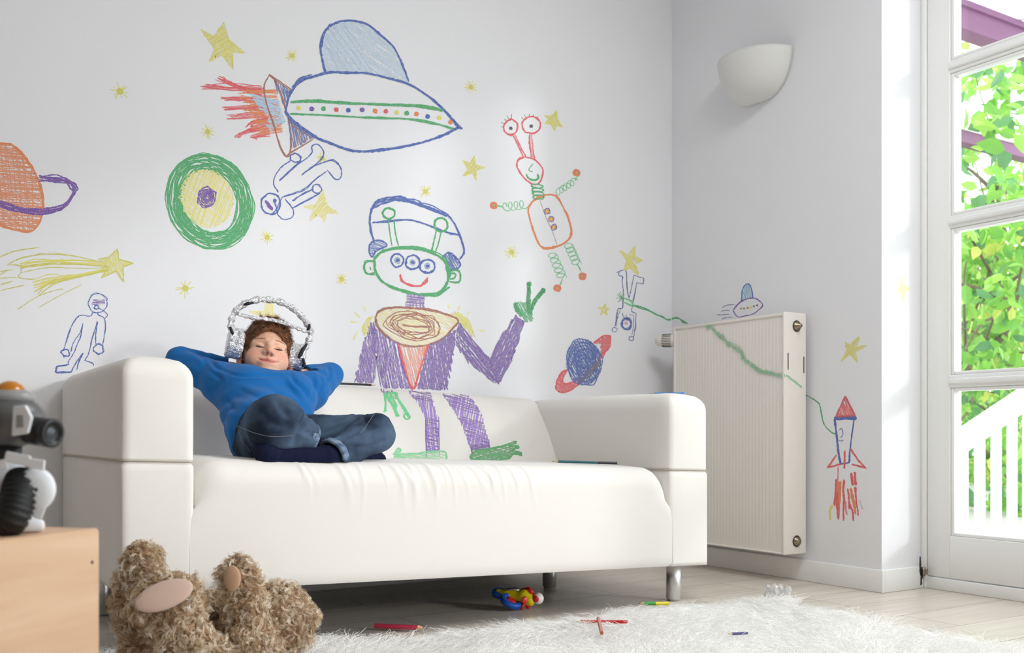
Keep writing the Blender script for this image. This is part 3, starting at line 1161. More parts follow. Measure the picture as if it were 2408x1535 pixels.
tv_ = crease(tv_, tf_, [([(492, 872), (520, 892), (512, 914)], 5, .004), ([(512, 866), (555, 882), (605, 884), (655, 884), (684, 880)], 3.5, .003), ([(560, 914), (605, 931), (640, 934)], 6, .0035),
                        ([(684, 879), (692, 897), (715, 919), (727, 941)], 5, .005), ([(733, 885), (739, 910), (730, 938)], 4, .004), ([(771, 860), (774, 885), (749, 916)], 4, .004), ([(483, 832), (505, 860), (520, 872)], 5, .004),
                        ([(442, 819), (474, 838), (486, 858)], 5, .0035), ([(661, 888), (690, 922), (712, 944)], 6, .004), ([(530, 935), (552, 965), (556, 1000)], 6, .004), ([(536, 985), (552, 1020), (553, 1055)], 5, .004), ([(600, 900), (640, 908), (676, 905)], 6, .0025), ([(750, 878), (757, 900), (742, 930)], 3.5, .003)])
shirt = link('long_sleeved_top', npmesh('long_sleeved_top', tv_, tf_, [M_shirt]), boy)
# neckband: a rolled rib along the neckline
SH_BVH = BVHTree.FromPolygons([tuple(v) for v in tv_], [tuple(int(q) for q in f) for f in tf_])

# --- jeans
M_jean = mat('blue_denim', (30, 40, 57), 0.9, bump=(1100, 0.25, 0.001), var=(8, (80, 99, 122), 3), spec=0.15)
M_hem = mat('worn_denim_hem', (128, 148, 172), 0.9, bump=(500, 0.3, 0.001), var=(70, (72, 92, 120), 3))
M_stitch = mat('denim_thread', (128, 130, 134), 0.9)
HEL, HER = ANL + (KNL - ANL) * 0.36, ANR + (KNR - ANR) * 0.08


def jeans_sdf(P):
    d = el(P, J(640, 1035, 2.655), (0.086, 0.098, 0.070))
    d = su(d, rc(P, HPL, KNL, 0.080, 0.072), 0.03)
    kn = su(rc(P, HPL, KNL, 0.078, 0.074), rc(P, KNL + np.array([0.0, -0.012, 0]), HEL + np.array([0, -0.012, 0]), 0.066, 0.054) - 0.003 * np.sin((P @ np.array([60, 30, 95.0])) + 2 * vnoise(P, 14, 3)), 0.016)
    kr = su(rc(P, HPR, KNR, 0.072, 0.050), rc(P, KNR, HER, 0.050, 0.043) - 0.0028 * np.sin((P @ np.array([85, 40, -70.0])) + 2.2 * vnoise(P, 15, 13)), 0.014)
    w = 0.003 * vnoise(P, 38, 21) + 0.0018 * vnoise(P, 85, 22)
    legs = []
    for dl_, a, k in ((kn, HEL + np.array([0, -0.012, 0]), KNL), (kr, HER, KNR)):
        ax = (a - k) / np.linalg.norm(a - k)
        rr = np.linalg.norm(P - a, axis=1)
        dl_ = ss(dl_ - w, rc(P, a - ax * 0.015, a + ax * 0.08, 0.038, 0.040), 0.003)
        legs.append(np.maximum(dl_, np.where(rr < 0.085, (P - a) @ ax, -1)))
    d = su(su(d - w, legs[0], 0.02), legs[1], 0.014)
    d = np.maximum(d, (SEATZ - 0.006) - P[:, 2])
    return d


jv, jf = implicit(jeans_sdf, (0.66, 2.34, 0.43), (1.62, 2.86, 0.70), 0.0036)
jv = crease(jv, jf, [([(726, 968), (708, 1000), (684, 1052)], 7, .008), ([(645, 938), (672, 970), (700, 976)], 6, .004), ([(755, 1022), (817, 994), (852, 970)], 5, .005), ([(780, 1040), (860, 1008), (920, 992)], 5, .004),
                     ([(565, 997), (578, 1035), (594, 1060)], 6, .005), ([(600, 1050), (650, 1062), (700, 1058)], 6, .004), ([(820, 1052), (870, 1050), (915, 1030)], 5, .004), ([(620, 985), (660, 1000), (705, 996)], 7, .003), ([(700, 1012), (735, 1022), (752, 1038)], 5, .004), ([(850, 965), (862, 1000), (858, 1030)], 5, .003)])
jeans = link('jeans', npmesh('jeans', jv, jf, [M_jean]), boy)
JE_BVH = BVHTree.FromPolygons([tuple(v) for v in jv], [tuple(int(q) for q in f) for f in jf])


def ring(c, ax, rad, r, n=28, squash=1.0):
    ax = ax / np.linalg.norm(ax)
    a = np.cross(ax, [0, 0, 1.0]); a /= np.linalg.norm(a)
    b = np.cross(ax, a)
    return [c + (a * math.cos(2 * PI * k / n) + b * math.sin(2 * PI * k / n) * squash) * rad for k in range(n + 1)]


for a, k, rad_ in ((HEL + np.array([0, -0.012, 0]), KNL + np.array([0, -0.012, 0]), 0.0505), (HER, KNR, 0.0425)):
    ax = (a - k) / np.linalg.norm(a - k)
    mb = MB()
    for o, rr in ((-0.002, 0.0055), (-0.008, 0.0055), (-0.014, 0.005)):
        mb.tube([p if p[2] > SEATZ + 0.003 else np.array([p[0], p[1], SEATZ + 0.003]) for p in ring(a + ax * o, ax, rad_, 0)], rr, 8, cap=False)
    mb.build('hem', M_hem, jeans)


def drape(pts, bvh, lift, n=40):
    """a polyline of pixels laid on a surface along the camera rays"""
    out = []
    q = spline(np.array(pts, float), max(2, n // len(pts)))
    for (px, py) in q:
        d = V3(cray(px, py)).normalized()
        h = bvh.ray_cast(Vector((0, 0, CAMZ)), d)
        if h[0] is not None:
            out.append(np.array(h[0]) + np.array(h[1]) * lift)
    return out


for pts in ([(556, 1000), (575, 1008), (600, 1018), (640, 1026), (690, 1024)], [(845, 1020), (862, 1000), (878, 975), (878, 966)], [(560, 1005), (570, 1035), (590, 1062)]):
    p = drape(pts, JE_BVH, 0.0006)
    if len(p) > 3:
        MB().tube(p, 0.0007, 5).build('stitching', M_stitch, jeans)

# --- socks
M_sock = mat('navy_cotton', (24, 28, 52), 0.95, bump=(900, 0.25, 0.001), spec=0.1)


def sock_mesh(a, k, t, name):
    leg = (k - a) / np.linalg.norm(k - a)

    def f(P):
        d = rc(P, a + leg * 0.052, a, 0.030, 0.031)
        d = su(d, rc(P, a, t, 0.032, 0.022), 0.012)
        d = su(d, el(P, t + np.array([0, 0, 0.006]), (0.033, 0.030, 0.030)), 0.01)
        d = d - 0.001 * vnoise(P, 120, 3)
        return np.maximum(d, (SEATZ - 0.006) - P[:, 2])
    c = (a + t) / 2
    v, fc = implicit(f, np.minimum(a, t) - 0.09, np.maximum(a, t) + 0.09, 0.003)
    return link(name, npmesh(name, v, fc, [M_sock]), boy)


sock_mesh(ANL, KNL, TOL, 'sock')
sock_mesh(ANR, KNR, TOR, 'sock')

# ------------------------------------------------------------------ foil headphones
def foil_mat(name, col, sc):
    m = bpy.data.materials.new(name)
    m.use_nodes = True
    nt = m.node_tree
    b = nt.nodes['Principled BSDF']
    b.inputs['Metallic'].default_value = 0.92
    b.inputs['Roughness'].default_value = 0.28
    b.inputs['Base Color'].default_value = (*lin(col), 1)
    tc = nt.nodes.new('ShaderNodeTexCoord')
    v = nt.nodes.new('ShaderNodeTexNoise')
    v.inputs['Scale'].default_value = sc
    v.inputs['Detail'].default_value = 5
    v.inputs['Distortion'].default_value = 1.2
    nt.links.new(tc.outputs['Object'], v.inputs['Vector'])
    bp = nt.nodes.new('ShaderNodeBump')
    bp.inputs['Strength'].default_value = 0.9
    bp.inputs['Distance'].default_value = 0.010
    nt.links.new(v.outputs['Fac'], bp.inputs['Height'])
    nt.links.new(bp.outputs['Normal'], b.inputs['Normal'])
    return m


M_foil = foil_mat('crumpled_foil', (236, 236, 238), 110)
hp = empty('headphones', hl(0, 0.1, 0), 'home-made headphones wrapped in crumpled silver foil, worn by the child', 'headphones')
YH = 2.88


def crumple(mb, name, amp, parent, sc=180):
    for v in mb.bm.verts:
        p = np.array(v.co)[None]
        o = np.array([vnoise(p, sc, 1)[0], vnoise(p, sc, 2)[0], vnoise(p, sc, 3)[0]])
        v.co += Vector(o * amp)
    return mb.build(name, [M_foil, M_black], parent)


def path(px, Y):
    return [U(x, y, yy) for (x, y), yy in zip(px, Y if hasattr(Y, '__len__') else [Y] * len(px))]


arc = spline(np.array([(549, 788), (543, 772), (544, 752), (553, 733), (574, 715), (604, 705), (634, 705), (664, 712), (691, 727), (712, 747), (726, 768), (731, 785), (724, 805), (715, 822)], float), 6)
mb = MB()
mb.tube(path(arc, YH - 0.02), [0.0092 + 0.0022 * math.sin(i * 1.1) + 0.001 * math.sin(i * 2.7) for i in range(len(arc))], 12)
crumple(mb, 'headband', 0.0018, hp, 110)
bar = spline(np.array([(560, 738), (590, 746), (625, 750), (660, 757), (695, 770), (722, 780)], float), 8)
mb = MB()
mb.tube(path(bar, YH - 0.035), [0.0058 + 0.001 * math.sin(i * 1.7) for i in range(len(bar))], 10)
crumple(mb, 'crossbar', 0.0012, hp, 110)
M_patch = mat('black_card', (26, 27, 30), 0.7)


def cup(c0, c1, r, name):
    """drum between two points, foil pressed round it"""
    c0, c1 = np.asarray(c0), np.asarray(c1)
    ax = V3(c1 - c0)
    L = ax.length
    ax.normalize()
    q = ax.to_track_quat('Z', 'Y').to_matrix().to_4x4()
    M = Matrix.Translation(V3(c0)) @ q
    mb = MB()
    pr = [(0, 0)] + [(r * 0.86 * k / 5, 0) for k in range(1, 6)] + [(r * 0.97, L * 0.07)] + [(r * (1 + 0.03 * math.sin(k)), L * (0.15 + 0.7 * k / 8)) for k in range(9)] + [(r * 0.95, L * 0.94)] + [(r * 0.82 * k / 5, L) for k in range(5, -1, -1)]
    mb.lathe(pr, M, 40)
    bmesh.ops.remove_doubles(mb.bm, verts=mb.bm.verts, dist=1e-5)
    return crumple(mb, name, 0.0034, hp, 120)


cup(U(558, 808, 2.86) + ER * 0.014, U(549, 806, 2.86) - ER * 0.018, 0.045, 'ear_cup')
cup(U(686, 838, 2.87) - ER * 0.014, U(699, 840, 2.87) + ER * 0.018, 0.041, 'ear_cup')
for pts, Y in (([(541, 768), (545, 780), (549, 786)], 2.818), ([(722, 808), (712, 822), (706, 834), (702, 842)], 2.822), ([(713, 842), (716, 856), (711, 862)], 2.825), ([(728, 762), (727, 770), (722, 776)], 2.845), ([(574, 716), (584, 713), (596, 712)], 2.848)):
    MB().tube(path(pts, Y), [0.003, 0.005, 0.003] if len(pts) == 3 else [0.003, 0.006, 0.006, 0.003], 8).build('black_gap', M_patch, hp)

# ------------------------------------------------------------------ rug
rng = np.random.RandomState(11)
rug = empty('shag_rug', (1.4, 1.5, 0), 'long-haired white shag rug spread on the wooden floor below the sofa', 'rug')
RC = [np.array(p) for p in ((0.40, 2.43), (2.31, 2.145), (2.20, 0.75), (0.36, 0.72))]


def rug_xy(u, v):
    e = 0.018 * np.sin(u * 21) + 0.012 * np.sin(u * 47 + 1)
    a = RC[0] + (RC[1] - RC[0]) * u[..., None]
    b = RC[3] + (RC[2] - RC[3]) * u[..., None]
    p = a + (b - a) * v[..., None]
    p[..., 1] += (e - 0.13 * np.exp(-((p[..., 0] - 1.13) / 0.19) ** 2) - 0.05 * np.exp(-((p[..., 0] - 1.46) / 0.16) ** 2)) * (1 - v)
    p[..., 0] += 0.016 * np.sin(v * 25 + 2) * u
    return p


def rug_h(x, y):
    return 0.016 + 0.006 * np.sin(x * 9 + y * 4) * np.sin(y * 11 - x * 3)


gu, gv = np.meshgrid(np.linspace(0, 1, 90), np.linspace(0, 1, 70), indexing='ij')
g = rug_xy(gu, gv)
ed = np.minimum(np.minimum(gu, 1 - gu) * 40, np.minimum(gv, 1 - gv) * 30).clip(0, 1)
gz = 0.002 + rug_h(g[..., 0], g[..., 1]) * ed
vb = np.concatenate([g, gz[..., None]], -1).reshape(-1, 3)
fb = np.array([(i * 70 + j, i * 70 + j + 1, (i + 1) * 70 + j + 1, (i + 1) * 70 + j) for i in range(89) for j in range(69)])
M_rug = mat('white_long_pile', (250, 249, 247), 0.8, spec=0.2, trans=0.3)
rug_base = link('backing', npmesh('backing', vb, fb[:, ::-1], [M_rug]), rug)
n = 62000
u, v = rng.rand(n), rng.rand(n) ** 1.25 * 0.92
m = rng.rand(n) < 0.10
v[m] = rng.rand(m.sum()) * 0.02
p = rug_xy(u, v)
cell = np.floor(p * 38)
hsh = np.modf(np.sin(cell[:, 0] * 12.9898 + cell[:, 1] * 78.233) * 43758.5453)[0]
ang = 2.1 * np.sin(p[:, 0] * 7 + 1.3 * np.sin(p[:, 1] * 9)) + 2.0 * np.sin(p[:, 1] * 6.3 - p[:, 0] * 2) + hsh * 1.3 + rng.normal(0, 0.45, n)
bend = np.stack([np.cos(ang), np.sin(ang), -0.10 + 0 * ang], 1)
roots = np.concatenate([p, (rug_h(p[:, 0], p[:, 1]) * np.minimum(1, v * 30))[:, None]], 1)
up = np.stack([bend[:, 0] * 0.5, bend[:, 1] * 0.5, 0.75 + 0.3 * rng.rand(n)], 1)
Ls = 0.042 + 0.028 * rng.rand(n) + 0.02 * (rng.rand(n) < 0.06)
Ls = Ls + 0.045 * np.exp(-(((roots[:, 0] - 0.66) / 0.05) ** 2 + ((roots[:, 1] - 2.08) / 0.06) ** 2))
sv, sf = strands('x', roots, up, Ls, 0.0017, bend * 0.62, rng, None, 5, 0.07, 1.2, 0.35, zmin=0.003)
link('pile', npmesh('pile', sv, sf, [M_rug]), rug)
rug.children[1]['kind'] = 'stuff'

# scrap of clear wrap at the rug's far edge
wr = MB()
cw = UZ(1832, 1390, 0.052)
for k in range(9):
    b = bmesh.new()
    bmesh.ops.create_icosphere(b, subdivisions=2, radius=1)
    q = cw + rng.normal(0, 1, 3) * np.array([0.012, 0.012, 0.006])
    for vtx in b.verts:
        w_ = 1 + 0.35 * vnoise(np.array(vtx.co)[None] * 0.02 + q, 160, k)[0]
        vtx.co = Vector(q) + Vector((vtx.co.x * 0.010, vtx.co.y * 0.010, vtx.co.z * 0.014)) * w_
    wr._add(b, None, 0, False)
M_wrap = mat('clear_wrap', (245, 245, 245), 0.08)
M_wrap.node_tree.nodes['Principled BSDF'].inputs['Transmission Weight'].default_value = 0.7
M_wrap.node_tree.nodes['Principled BSDF'].inputs['IOR'].default_value = 1.25
tag(wr.build('plastic_wrap', M_wrap, loc=cw), 'small crumpled scrap of clear plastic on the far edge of the white rug', 'wrapper')

# ------------------------------------------------------------------ teddy bear on its back, feet in the air
M_fur = mat('shaggy_beige_fur', (226, 206, 178), 0.85, spec=0.2, var=(26, (182, 152, 120), 3), trans=0.2)
M_furl = mat('pale_fur_tips', (250, 242, 226), 0.8, spec=0.25, var=(34, (222, 202, 174), 3), trans=0.25)
M_furd = mat('tan_fur', (198, 166, 130), 0.85, spec=0.2, trans=0.2)
M_furb = mat('fur_backing', (146, 118, 92), 0.95)  # backing coloured darker than the fur, as shaded depth between the locks
M_pad = mat('suede_pad', (196, 168, 152), 0.9, bump=(300, 0.2, 0.001), sheen=0.4)
M_pad2 = mat('tan_suede_pad', (182, 146, 116), 0.9, bump=(300, 0.2, 0.001), sheen=0.3)
bear = empty('teddy_bear', (UZ(470, 1560, 0.02)), 'shaggy beige teddy bear lying on its back with its feet up', 'teddy bear')


def B(px, py, Y): return U(px, py, Y)


def fur_part(name, f, lo, hi, nst, ln, seed, parent=bear, keep=None):
    v, fc = implicit(f, lo, hi, 0.006)
    rg = np.random.RandomState(seed)
    K = 7
    ng = int(nst * 2.6) // K
    P, N = surf_points(v, fc, ng, rg, keep)
    tg = np.cross(N, rg.normal(size=N.shape))
    tg /= np.linalg.norm(tg, axis=1)[:, None] + 1e-9
    # curly locks: the strands of one lock share its bend and its curl
    sw = np.stack([vnoise(P, 60, seed + 1), vnoise(P, 60, seed + 2), vnoise(P, 60, seed + 3)], 1)
    bend = sw * 0.7 + tg * 0.45 + np.array([0, 0, -0.25])
    gl = ln * (0.7 + 0.7 * rg.rand(ng))
    shade = rg.choice([0, 1, 1, 2], ng)
    P, N, sw, bend, gl, shade = (x.repeat(K, 0) for x in (P, N, sw, bend, gl, shade))
    nst = len(P)
    P = P + rg.normal(0, 0.0016, P.shape)
    sv, sf = strands('x', P - N * 0.003, N + 0.6 * sw, gl * (0.85 + 0.3 * rg.rand(nst)), 0.0012, bend * 0.75, rg, None, 6, 0.22, 1.1, 0.4, zmin=0.004, clump=K)
    mi = np.concatenate([np.full(len(fc), 3), shade.repeat(6)])
    return link(name, npmesh(name, np.concatenate([v, sv]), np.concatenate([fc, sf + len(v)]), [M_fur, M_furl, M_furd, M_furb], True, mi), parent)


def cap(*pts):
    P0 = [np.array(p[0]) for p in pts]
    R0 = [p[1] for p in pts]

    def f(P):
        d = rc(P, P0[0], P0[1], R0[0], R0[1])
        for i in range(1, len(P0) - 1):
            d = su(d, rc(P, P0[i], P0[i + 1], R0[i], R0[i + 1]), 0.02)
        return d + 0.004 * vnoise(P, 55, 4)
    pts_ = np.array(P0)
    r = max(R0) + 0.03
    return f, pts_.min(0) - r, pts_.max(0) + r


def BZ(px, py, Y):
    p = U(px, py, Y)
    p[2] = max(p[2], 0.035)
    return p


fT, lo, hi = cap((BZ(335, 1312, 2.18), 0.034), (BZ(325, 1400, 2.19), 0.042), (BZ(345, 1540, 2.19), 0.044))
fur_part('arm', fT, lo, hi, 4200, 0.022, 1)
soleC = B(386, 1400, 2.035)
soleN = np.array([-0.30, -0.80, 0.52]); soleN /= np.linalg.norm(soleN)


def fleg(P):
    d = rc(P, BZ(398, 1425, 2.09), BZ(425, 1500, 2.10), 0.052, 0.046)
    d = su(d, rc(P, BZ(425, 1500, 2.10), BZ(500, 1600, 2.12), 0.046, 0.055), 0.03)
    d = su(d, el(P, B(388, 1408, 2.085), (0.062, 0.045, 0.044)), 0.02)
    d = np.maximum(d, (P - soleC) @ soleN - 0.004)
    return d + 0.003 * vnoise(P, 55, 8)


leg = fur_part('leg', fleg, (0.35, 1.96, 0.0), (0.72, 2.22, 0.30), 7000, 0.022, 21, keep=lambda c, n: (((c - soleC) @ soleN) < -0.012).astype(float))
sx = np.cross(soleN, [0, 0, 1.0]); sx = -sx / np.linalg.norm(sx)
if sx[0] < 0: sx = -sx
sy = np.cross(soleN, sx)
if sy[2] < 0: sy = -sy
sxr = sx * math.cos(0.38) + sy * math.sin(0.38)
syr = sy * math.cos(0.38) - sx * math.sin(0.38)
MB().ell(soleC + soleN * 0.001, (0.057, 0.030, 0.010), Matrix((sxr, syr, soleN)).transposed(), 32).build('sole', M_pad, leg)
fB, lo, hi = cap((BZ(455, 1425, 2.24), 0.030), (BZ(520, 1432, 2.25), 0.030), (BZ(560, 1470, 2.25), 0.05))
fur_part('arm', fB, lo, hi, 2600, 0.016, 41)


def fbody(P):
    d = el(P, BZ(655, 1450, 2.22), (0.072, 0.066, 0.074))
    d = su(d, rc(P, BZ(640, 1480, 2.22), BZ(500, 1530, 2.20), 0.058, 0.05), 0.04)
    return d + 0.004 * vnoise(P, 55, 2)


fur_part('body', fbody, (0.48, 2.08, 0.0), (0.96, 2.36, 0.24), 8000, 0.020, 61)
fA, lo, hi = cap((BZ(562, 1345, 2.12), 0.031), (BZ(572, 1410, 2.13), 0.033), (BZ(582, 1500, 2.14), 0.042), (BZ(600, 1540, 2.15), 0.045))
leg2 = fur_part('leg', fA, lo, hi, 5200, 0.022, 81)
pc = B(546, 1360, 2.084)
pn_ = np.array([-0.62, -0.76, 0.1]); pn_ /= np.linalg.norm(pn_)
px_ = np.cross([0, 0, 1.0], pn_); px_ /= np.linalg.norm(px_)
py_ = np.cross(pn_, px_)
MB().ell(pc, (0.019, 0.027, 0.007), Matrix((px_, py_ * 1.0, pn_)).transposed(), 24).build('sole', M_pad2, leg2)
fE, lo, hi = cap((BZ(690, 1452, 2.17), 0.022), (BZ(735, 1448, 2.16), 0.014))
fur_part('ear', fE, lo, hi, 1500, 0.012, 91)

# ------------------------------------------------------------------ pencils
M_wood = mat('pencil_wood', (214, 176, 132), 0.7)


def pencil(a, b, r, col, label, tip=None, band=None, name='pencil', grp=None):
    """sharpened pencil from blunt end a to point b"""
    a, b = np.asarray(a, float), np.asarray(b, float)
    L = np.linalg.norm(b - a)
    d = (b - a) / L
    M = Matrix.Translation(V3(a)) @ V3(d).to_track_quat('Z', 'Y').to_matrix().to_4x4()
    t = empty(name, a, label, 'pencil', grp)
    cn = min(0.02, L * 0.16)
    mb = MB()
    hexa = [(r * math.cos(k * PI / 3), r * math.sin(k * PI / 3)) for k in range(6)]
    mb.prism(hexa, M, L - cn, 0.0004)
    mb.build('shaft', mat('lacquer_%d_%d_%d' % col, col, 0.35, coat=0.3), t)
    mb = MB()
    mb.lathe([(r * 0.97, L - cn), (r * 0.30, L - cn * 0.3)], M, 14)
    mb.build('sharpened_cone', M_wood, t)
    mb = MB()
    mb.lathe([(r * 0.30, L - cn * 0.3), (0.0003, L)], M, 10)
    mb.build('lead', mat('lead_%d_%d_%d' % (tip or col), tip or col, 0.6), t)
    if band:
        mb = MB()
        hx2 = [(p[0] * 1.03, p[1] * 1.03) for p in hexa]
        mb.prism(hx2, M @ Matrix.Translation((0, 0, -0.0005)), L * band[0], 0.0003)
        mb.build('end_cap', mat('lacquer_%d_%d_%d' % band[1], band[1], 0.35), t)
    return t


pencil(U(786, 901, 3.20), U(884, 905.5, 3.215), 0.0042, (24, 24, 28), 'black pencil lying on top of the sofa back beside the drawn alien', (30, 30, 32))
def on_seat(px, Y):
    p = U(px, 1092, Y)
    p[2] = ZS + 0.012 + sz(p[0]) + 0.0046
    return p


pencil(on_seat(1451, 2.50), on_seat(1298, 2.62), 0.0046, (18, 92, 104), 'teal pencil with a black end on the sofa seat', (30, 34, 36), (0.30, (22, 22, 26)))
zp = ZT + sz(2.2) + 0.0055
pencil((2.220, 2.475, zp - 0.002), (2.182, 2.605, zp + 0.0015), 0.0044, (70, 150, 226), 'light blue pencil on top of the sofa armrest beside the radiator', (80, 90, 150))
pencil(UZ(881, 1471, 0.012), UZ(1000, 1476, 0.012), 0.0072, (196, 56, 84), 'thick crimson pencil lying on bare floor just behind the rug', (190, 50, 80))
pencil(UZ(1573, 1418.5, 0.052), UZ(1502, 1419, 0.052), 0.0052, (40, 150, 40), 'green and yellow pencil on the rug close to the steel sofa leg', (30, 34, 30), (0.45, (222, 208, 40)))
pencil(UZ(1476, 1462, 0.055), UZ(1352, 1461, 0.042), 0.0046, (206, 30, 34), 'bright red pencil half sunk in the white rug', (200, 30, 40))
pencil(UZ(1415, 1488, 0.060), UZ(1406, 1450, 0.066), 0.0050, (178, 92, 66), 'short brown pencil lying across the bright red pencil on the rug', (170, 80, 60))
pencil(UZ(1757, 1488.5, 0.046), UZ(1712, 1490, 0.054), 0.0036, (34, 34, 92), 'dark blue pencil nearly buried in the pile of the white rug', (34, 34, 92))

# ------------------------------------------------------------------ toy motorcycle lying near the rug
mo = empty('toy_motorcycle', UZ(1215, 1432, 0.0), 'yellow toy motorcycle with blue wheels and a red rider on the floor under the sofa', 'toy motorcycle')
MY, MRd, MBl, MWh = mat('toy_yellow', (232, 214, 24), 0.35), mat('toy_red', (226, 44, 50), 0.35), mat('toy_blue', (28, 92, 190), 0.4), mat('toy_white', (244, 240, 236), 0.35)
cm = UZ(1215, 1432, 0.0)
e1 = np.array([CA, -SA, 0.0])          # along the bike, towards its front
e1 = e1 * math.cos(0.25) + np.array([SA, CA, 0]) * -math.sin(0.25)
e2 = np.array([-e1[1], e1[0], 0])
KM = 0.0013                              # metres per photo pixel there


def mp(px, py, dp=0.0):
    q = cm + e1 * (px - 1215) * KM + e2 * dp
    q[2] = max(0.004, 0.004 + (1434 - py) * KM)
    return q


def wheel(c, ax, R, w, name):
    M = Matrix.Translation(V3(c)) @ V3(ax).to_track_quat('Z', 'Y').to_matrix().to_4x4()
    mb = MB()
    pr = [(R * 0.55, -w * .4), (R * 0.82, -w * .5), (R * 0.97, -w * .34), (R, 0), (R * 0.97, w * .34), (R * 0.82, w * .5), (R * 0.55, w * .4), (R * 0.55, -w * .4)]
    mb.lathe(pr, M, 30)
    for k in range(26):
        a = 2 * PI * k / 26
        mb.tube([M @ Vector((R * 0.86 * math.cos(a), R * 0.86 * math.sin(a), -w * .5)), M @ Vector((R * 1.02 * math.cos(a), R * 1.02 * math.sin(a), 0)), M @ Vector((R * 0.86 * math.cos(a), R * 0.86 * math.sin(a), w * .5))], 0.0012, 5)
    o = mb.build(name, MBl, mo)
    m2 = MB()
    m2.lathe([(0, -w * .42), (R * .2, -w * .42), (R * .56, -w * .3), (R * .56, w * .3), (R * .2, w * .42), (0, w * .42)], M, 20)
    m2.build('hub', MRd, o)
    return o


wheel(mp(1206, 1416, -0.026), np.array([0.15, -0.45, 0.88]) , 0.034, 0.021, 'wheel')
wheel(mp(1172, 1405, 0.022), np.array([0.05, -0.25, 0.96]), 0.028, 0.020, 'wheel')
bd = MB()


def fm(P):
    d = rc(P, mp(1190, 1408, 0.008), mp(1238, 1410, 0.004), 0.021, 0.025)
    d = su(d, rc(P, mp(1236, 1408, 0.0), mp(1248, 1414, -0.008), 0.025, 0.018), 0.008)
    d = su(d, rc(P, mp(1180, 1402, 0.01), mp(1168, 1398, 0.012), 0.012, 0.008), 0.006)
    return np.maximum(d, 0.004 - P[:, 2])


v_, f_ = implicit(fm, cm - np.array([0.12, 0.12, 0.01]), cm + np.array([0.12, 0.12, 0.1]), 0.003)
link('bike_body', npmesh('bike_body', v_, f_, [MY]), mo)
MB().tube([mp(1190, 1392, 0.0), mp(1212, 1390, 0.0), mp(1222, 1393, 0.0)], [0.004, 0.006, 0.004], 8).build('exhaust', M_steel, mo)
rd = MB()
rd.tube([mp(1226, 1398, 0.012), mp(1240, 1396, 0.006), mp(1254, 1404, 0.0)], [0.012, 0.016, 0.010], 12)
rd.tube([mp(1240, 1396, 0.006), mp(1246, 1388, -0.004), mp(1256, 1396, -0.012)], [0.008, 0.007, 0.005], 10)
rd.tube([mp(1250, 1408, -0.006), mp(1249, 1424, -0.012), mp(1242, 1432, -0.014)], [0.008, 0.007, 0.006], 10)
rd.tube([mp(1236, 1420, -0.018), mp(1228, 1434, -0.018)], [0.006, 0.005], 8)
rdo = rd.build('rider', MRd, mo)
MB().ell(mp(1268, 1409, -0.004), (0.017, 0.017, 0.018)).build('helmet', MWh, rdo)
MB().ell(mp(1265, 1409, -0.009), (0.0145, 0.0145, 0.0125)).build('visor', MRd, rdo)
fa = MB()
fa.ell(mp(1240, 1412, -0.024), (0.012, 0.005, 0.012))
fa.build('headlamp', MRd, mo)

# ------------------------------------------------------------------ wooden box with the robot toy
M_pine = bpy.data.materials.new('pale_pine')
M_pine.use_nodes = True
nt = M_pine.node_tree
b_ = nt.nodes['Principled BSDF']
tc = nt.nodes.new('ShaderNodeTexCoord')
mpn = nt.nodes.new('ShaderNodeMapping')
mpn.inputs['Scale'].default_value = (1.2, 1.2, 11)
mpn.inputs['Rotation'].default_value = (0.0, 0.09, 0)
nz = nt.nodes.new('ShaderNodeTexNoise')
nz.inputs['Scale'].default_value = 2.2
nz.inputs['Detail'].default_value = 5
nz.inputs['Distortion'].default_value = 0.6
rp = nt.nodes.new('ShaderNodeValToRGB')
rp.color_ramp.elements[0].position, rp.color_ramp.elements[1].position = 0.32, 0.68
rp.color_ramp.elements[0].color = (*lin((216, 181, 149)), 1)
rp.color_ramp.elements[1].color = (*lin((198, 158, 122)), 1)
nt.links.new(tc.outputs['Object'], mpn.inputs['Vector'])
nt.links.new(mpn.outputs[0], nz.inputs['Vector'])
nt.links.new(nz.outputs['Fac'], rp.inputs['Fac'])
nt.links.new(rp.outputs['Color'], b_.inputs['Base Color'])
b_.inputs['Roughness'].default_value = 0.5
bz = CAMZ - (1240 - HOR) * 1.35 / FPX
c0 = np.array([SA, CA, 0]) * 1.35 + np.array([CA, -SA, 0]) * (-0.4115 * 1.35)     # near right corner
aw = YAW + math.radians(19.3)
ex = -np.array([math.sin(aw), math.cos(aw), 0])          # along the visible face, away from the corner
ey = np.array([-math.cos(aw), math.sin(aw), 0])          # into the box
BXL, BXW = 0.42, 0.26
Mb = Matrix(((ex[0], ey[0], 0, c0[0]), (ex[1], ey[1], 0, c0[1]), (0, 0, 1, 0), (0, 0, 0, 1)))
cr = empty('wooden_box', Mb @ Vector((BXL / 2, BXW / 2, 0)), 'pale pine wooden box standing on the floor under the robot toy', 'box')
